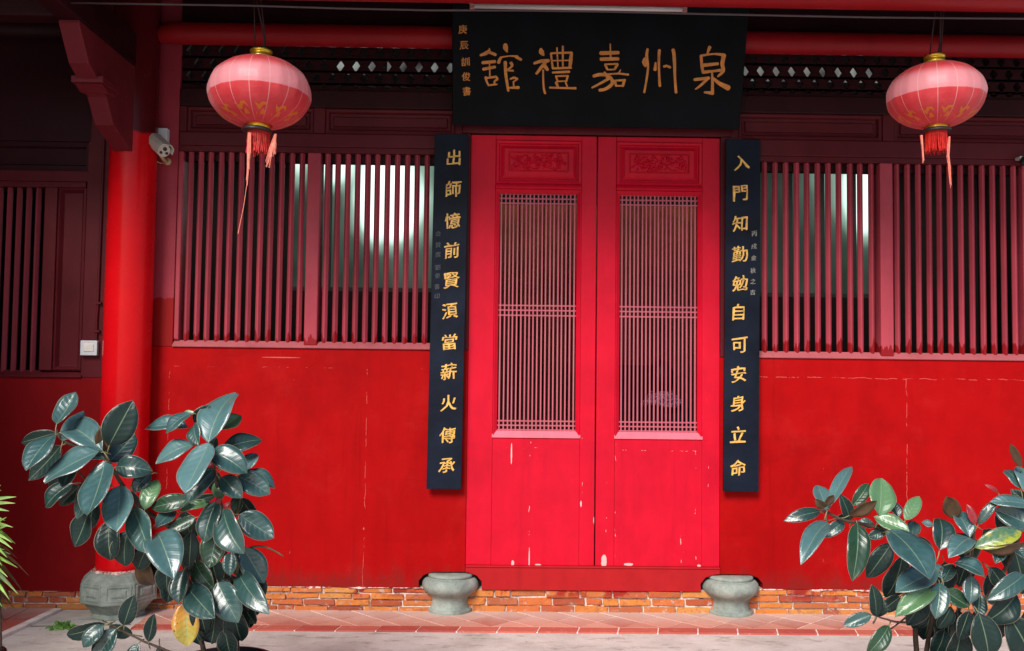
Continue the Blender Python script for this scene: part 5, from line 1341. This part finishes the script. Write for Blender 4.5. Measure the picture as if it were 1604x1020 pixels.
bm = BM(); lathe(bm, [(.13, .006), (.15, .03), (.18, .24), (.2, .25), (.2, .28), (.18, .28)], (root.x, root.y, 0), 32); add('pot_body', bm, M['pot'], t, smooth=True)
bm = BM(); lathe(bm, [(.178, .2), (.178, .26), (.02, .262)], (root.x, root.y, 0), 24); add('soil', bm, M['soil'], t)

# small tuft of weeds in the concrete joint
wc = on_ground(98, 985)
bm = BM(); r = random.Random(4)
for i in range(150):
    g = Vector((wc.x + r.gauss(0, .045), wc.y + r.gauss(0, .02), .002)); an = r.uniform(0, 6.28); l = r.uniform(.02, .06) * math.exp(-((g.x - wc.x) / .07) ** 2)
    d = Vector((math.cos(an) * .7, math.sin(an) * .7, r.uniform(.5, 1.3))).normalized(); s_ = d.orthogonal().normalized()
    v = [bm.verts.new(g - s_ * .002), bm.verts.new(g + s_ * .002), bm.verts.new(g + d * l * .6 + s_ * .0045), bm.verts.new(g + d * l), bm.verts.new(g + d * l * .6 - s_ * .0045)]
    bm.faces.new(v)
tag(add('weeds', bm, plain('weed_green', (.13, .30, .05), .5, .3, vary=.4), None), 'tuft of bright green weeds growing from the concrete joint', 'weeds', kind='stuff')
# joint in the concrete that the weeds follow
bm = BM(); ja, jb = on_ground(48, 982), on_ground(205, 979)
prism(bm, [(ja.x, ja.y - .004), (jb.x, jb.y - .003), (jb.x, jb.y + .003), (ja.x, ja.y + .004)], 'z', .0005, .0042)
tag(add('ground_joint', bm, plain('dark_joint', (.16, .14, .12), .95, .1, vary=.4, scale=30), None), 'dark joint line across the pale concrete', kind='structure')

# ================================================================== seated person behind the right door leaf
per_c = at(1036, 600, 1.15)
SX, SY, FZ = per_c.x, 1.15, .12
HT = at(1036, 563, 1.15).z
st = empty('stool', (SX, SY, FZ), 'plain wooden stool inside the hall under the seated person', 'stool')
seat_z = HT - .84
bm = BM(); lathe(bm, [(.15, 0), (.16, .01), (.16, .03), (.15, .035)], (SX, SY, seat_z - .035), 28); add('seat', bm, M['brownwood'], st, bevel=.003)
for sx_, sy_ in ((-1, -1), (1, -1), (-1, 1), (1, 1)):
    bm = BM(); tube(bm, [(SX + sx_ * .14, SY + sy_ * .14, FZ), (SX + sx_ * .10, SY + sy_ * .10, seat_z - .03)], .014, 8); add('leg', bm, M['brownwood'], st, smooth=True)
person = empty('person', (SX, SY, FZ), 'seated person with black hair and lilac patterned collar, back to the doors', 'person')
def skin(name, pts, edges, rad, mat, root_i=0, sub=2):
    me = bpy.data.meshes.new(name); me.from_pydata([Vector(p) for p in pts], edges, [])
    o = bpy.data.objects.new(name, me); COL.objects.link(o); me.materials.append(mat)
    o.modifiers.new('skin', 'SKIN').use_smooth_shade = True
    for i, v in enumerate(me.skin_vertices[0].data):
        rr = rad[i]; v.radius = rr if isinstance(rr, tuple) else (rr, rr); v.use_root = (i == root_i)
    sb = o.modifiers.new('subdivision', 'SUBSURF'); sb.levels = sb.render_levels = sub
    parent_to(o, person); return o
SKIN = plain('warm_skin', (.45, .26, .18), .5, .4, vary=.05)
CLOTH = plain('dark_jacket', (.018, .016, .022), .8, .2, vary=.3)
HAIR = plain('black_hair', (.008, .006, .006), .45, .4, vary=.3, scale=60)
z = seat_z
# sits with the back to the doors, turned slightly to one side: body, legs, arms in one skin
pts = [(SX, SY, z + .08), (SX, SY - .01, z + .26), (SX, SY - .01, z + .44), (SX, SY + .0, z + .54), (SX, SY + .015, z + .60), (SX, SY + .03, z + .70), (SX, SY + .035, z + .77),
       (SX + .16, SY, z + .49), (SX + .22, SY + .05, z + .24), (SX + .15, SY + .26, z + .16), (SX + .11, SY + .34, z + .15),
       (SX - .16, SY, z + .49), (SX - .22, SY + .05, z + .24), (SX - .15, SY + .26, z + .16), (SX - .11, SY + .34, z + .15),
       (SX + .10, SY + .03, z + .07), (SX + .13, SY + .42, z + .05), (SX + .13, SY + .46, FZ + .08), (SX + .14, SY + .56, FZ + .04),
       (SX - .10, SY + .03, z + .07), (SX - .13, SY + .42, z + .05), (SX - .13, SY + .46, FZ + .08), (SX - .14, SY + .56, FZ + .04)]
ed = [(0, 1), (1, 2), (2, 3), (3, 4), (4, 5), (5, 6), (2, 7), (7, 8), (8, 9), (9, 10), (2, 11), (11, 12), (12, 13), (13, 14), (0, 15), (15, 16), (16, 17), (17, 18), (0, 19), (19, 20), (20, 21), (21, 22)]
rd = [(.15, .11), (.135, .10), (.15, .10), .075, .052, (.075, .09), (.06, .075), .058, .046, .034, .03, .058, .046, .034, .03, .088, .062, .042, .04, .088, .062, .042, .04]
skin('body', pts, ed, rd, CLOTH)
bm = BM(); bmesh.ops.create_uvsphere(bm, u_segments=28, v_segments=18, radius=1)
for v in bm.verts:
    q = v.co.copy(); k = 1.0 + .12 * max(0, -q.z) * (1 if q.y < 0 else 0)
    v.co = Vector((SX + q.x * .092 * k, SY + .02 + q.y * .108, HT - .125 + q.z * .128 * (1.15 if q.z < 0 and q.y < .3 else 1)))
add('hair', bm, HAIR, person, smooth=True)
bm = BM(); bmesh.ops.create_uvsphere(bm, u_segments=24, v_segments=16, radius=1)
for v in bm.verts:
    q = v.co.copy(); v.co = Vector((SX + q.x * .070, SY + .065 + q.y * .088, HT - .135 + q.z * .108))
for sx_ in (-1, 1):
    tube(bm, [(SX + sx_ * .068, SY + .05, HT - .15), (SX + sx_ * .084, SY + .045, HT - .13), (SX + sx_ * .086, SY + .045, HT - .11), (SX + sx_ * .07, SY + .05, HT - .10)], .008, 8)
tube(bm, [(SX, SY + .145, HT - .12), (SX, SY + .172, HT - .155), (SX, SY + .150, HT - .165)], [.008, .014, .010], 8)
add('face', bm, SKIN, person, smooth=True)
b = NB('lilac_print_cloth'); p = b.pos(); c = b.ramp(b.noise(p, 70, 3, .6), [(.44, (.05, .02, .06)), (.52, (.48, .26, .45)), (.62, (.75, .55, .68))]); b.out(c, .8)
bm = BM()
for k_ in range(3):
    tube(bm, [Vector((SX + (.075 + .03 * k_) * math.cos(a_), SY - .01 + (.075 + .02 * k_) * math.sin(a_), HT - .262 - .03 * k_ + .01 * math.sin(a_ * 3 + k_))) for a_ in [2 * math.pi * q / 20 for q in range(20)]] + [Vector((SX + (.075 + .03 * k_), SY - .01, HT - .262 - .03 * k_))], .024, 8)
add('scarf', bm, b.m, person, smooth=True)
# dark cupboard beside the person
cc = at(1003, 600, 1.5)
t = empty('cupboard', (cc.x, 1.6, FZ), 'dark low cupboard inside the hall to the left of the seated person', 'cupboard')
zc_ = at(1003, 572, 1.5).z; xa, xb = at(985, 600, 1.5).x, at(1022, 600, 1.5).x
bm = BM(); box(bm, xa - .1, xb + .12, 1.5, 1.9, FZ, zc_); add('carcass', bm, M['void'], t, bevel=.006)
for q in range(2):
    xm_ = xa - .1 + (xb - xa + .22) * (q / 2); bm = BM(); box(bm, xm_ + .01, xm_ + (xb - xa + .22) / 2 - .01, 1.485, 1.4995, FZ + .05, zc_ - .03); add('door', bm, M['void'], t, bevel=.003)

# ================================================================== unseen left wing, added to keep light off the far bay
wing = empty('added_side_wing', (-3.9, -2.5, 0), 'unseen red side wing added beyond the left edge to shade the far bay', 'light blocker')
bm = BM(); box(bm, -4.15, -3.95, -4.2, -.001, 0, 3.3); add('wall_panel', bm, M['dark_wall'], wing)  # wall of the added unseen wing
bm = BM(); prism(bm, [(-4.8, 3.75), (-3.35, 3.2), (-3.35, 3.27), (-4.8, 3.84)], 'y', -4.4, -1.66); add('roof_boards', bm, M['rafter'], wing)  # roof of the added unseen wing
for q in range(3):
    bm = BM(); box(bm, -3.949, -3.93, -3.9 + q * 1.3, -3.0 + q * 1.3, .9, 2.5); wnd = add('window', bm, M['void'], wing)  # dark panels on the added unseen wing
    for k_ in range(7):
        bm = BM(); box(bm, -3.93, -3.90, -3.86 + q * 1.3 + k_ * .13, -3.82 + q * 1.3 + k_ * .13, .9, 2.5); add('slat', bm, M['maroon'], wnd)
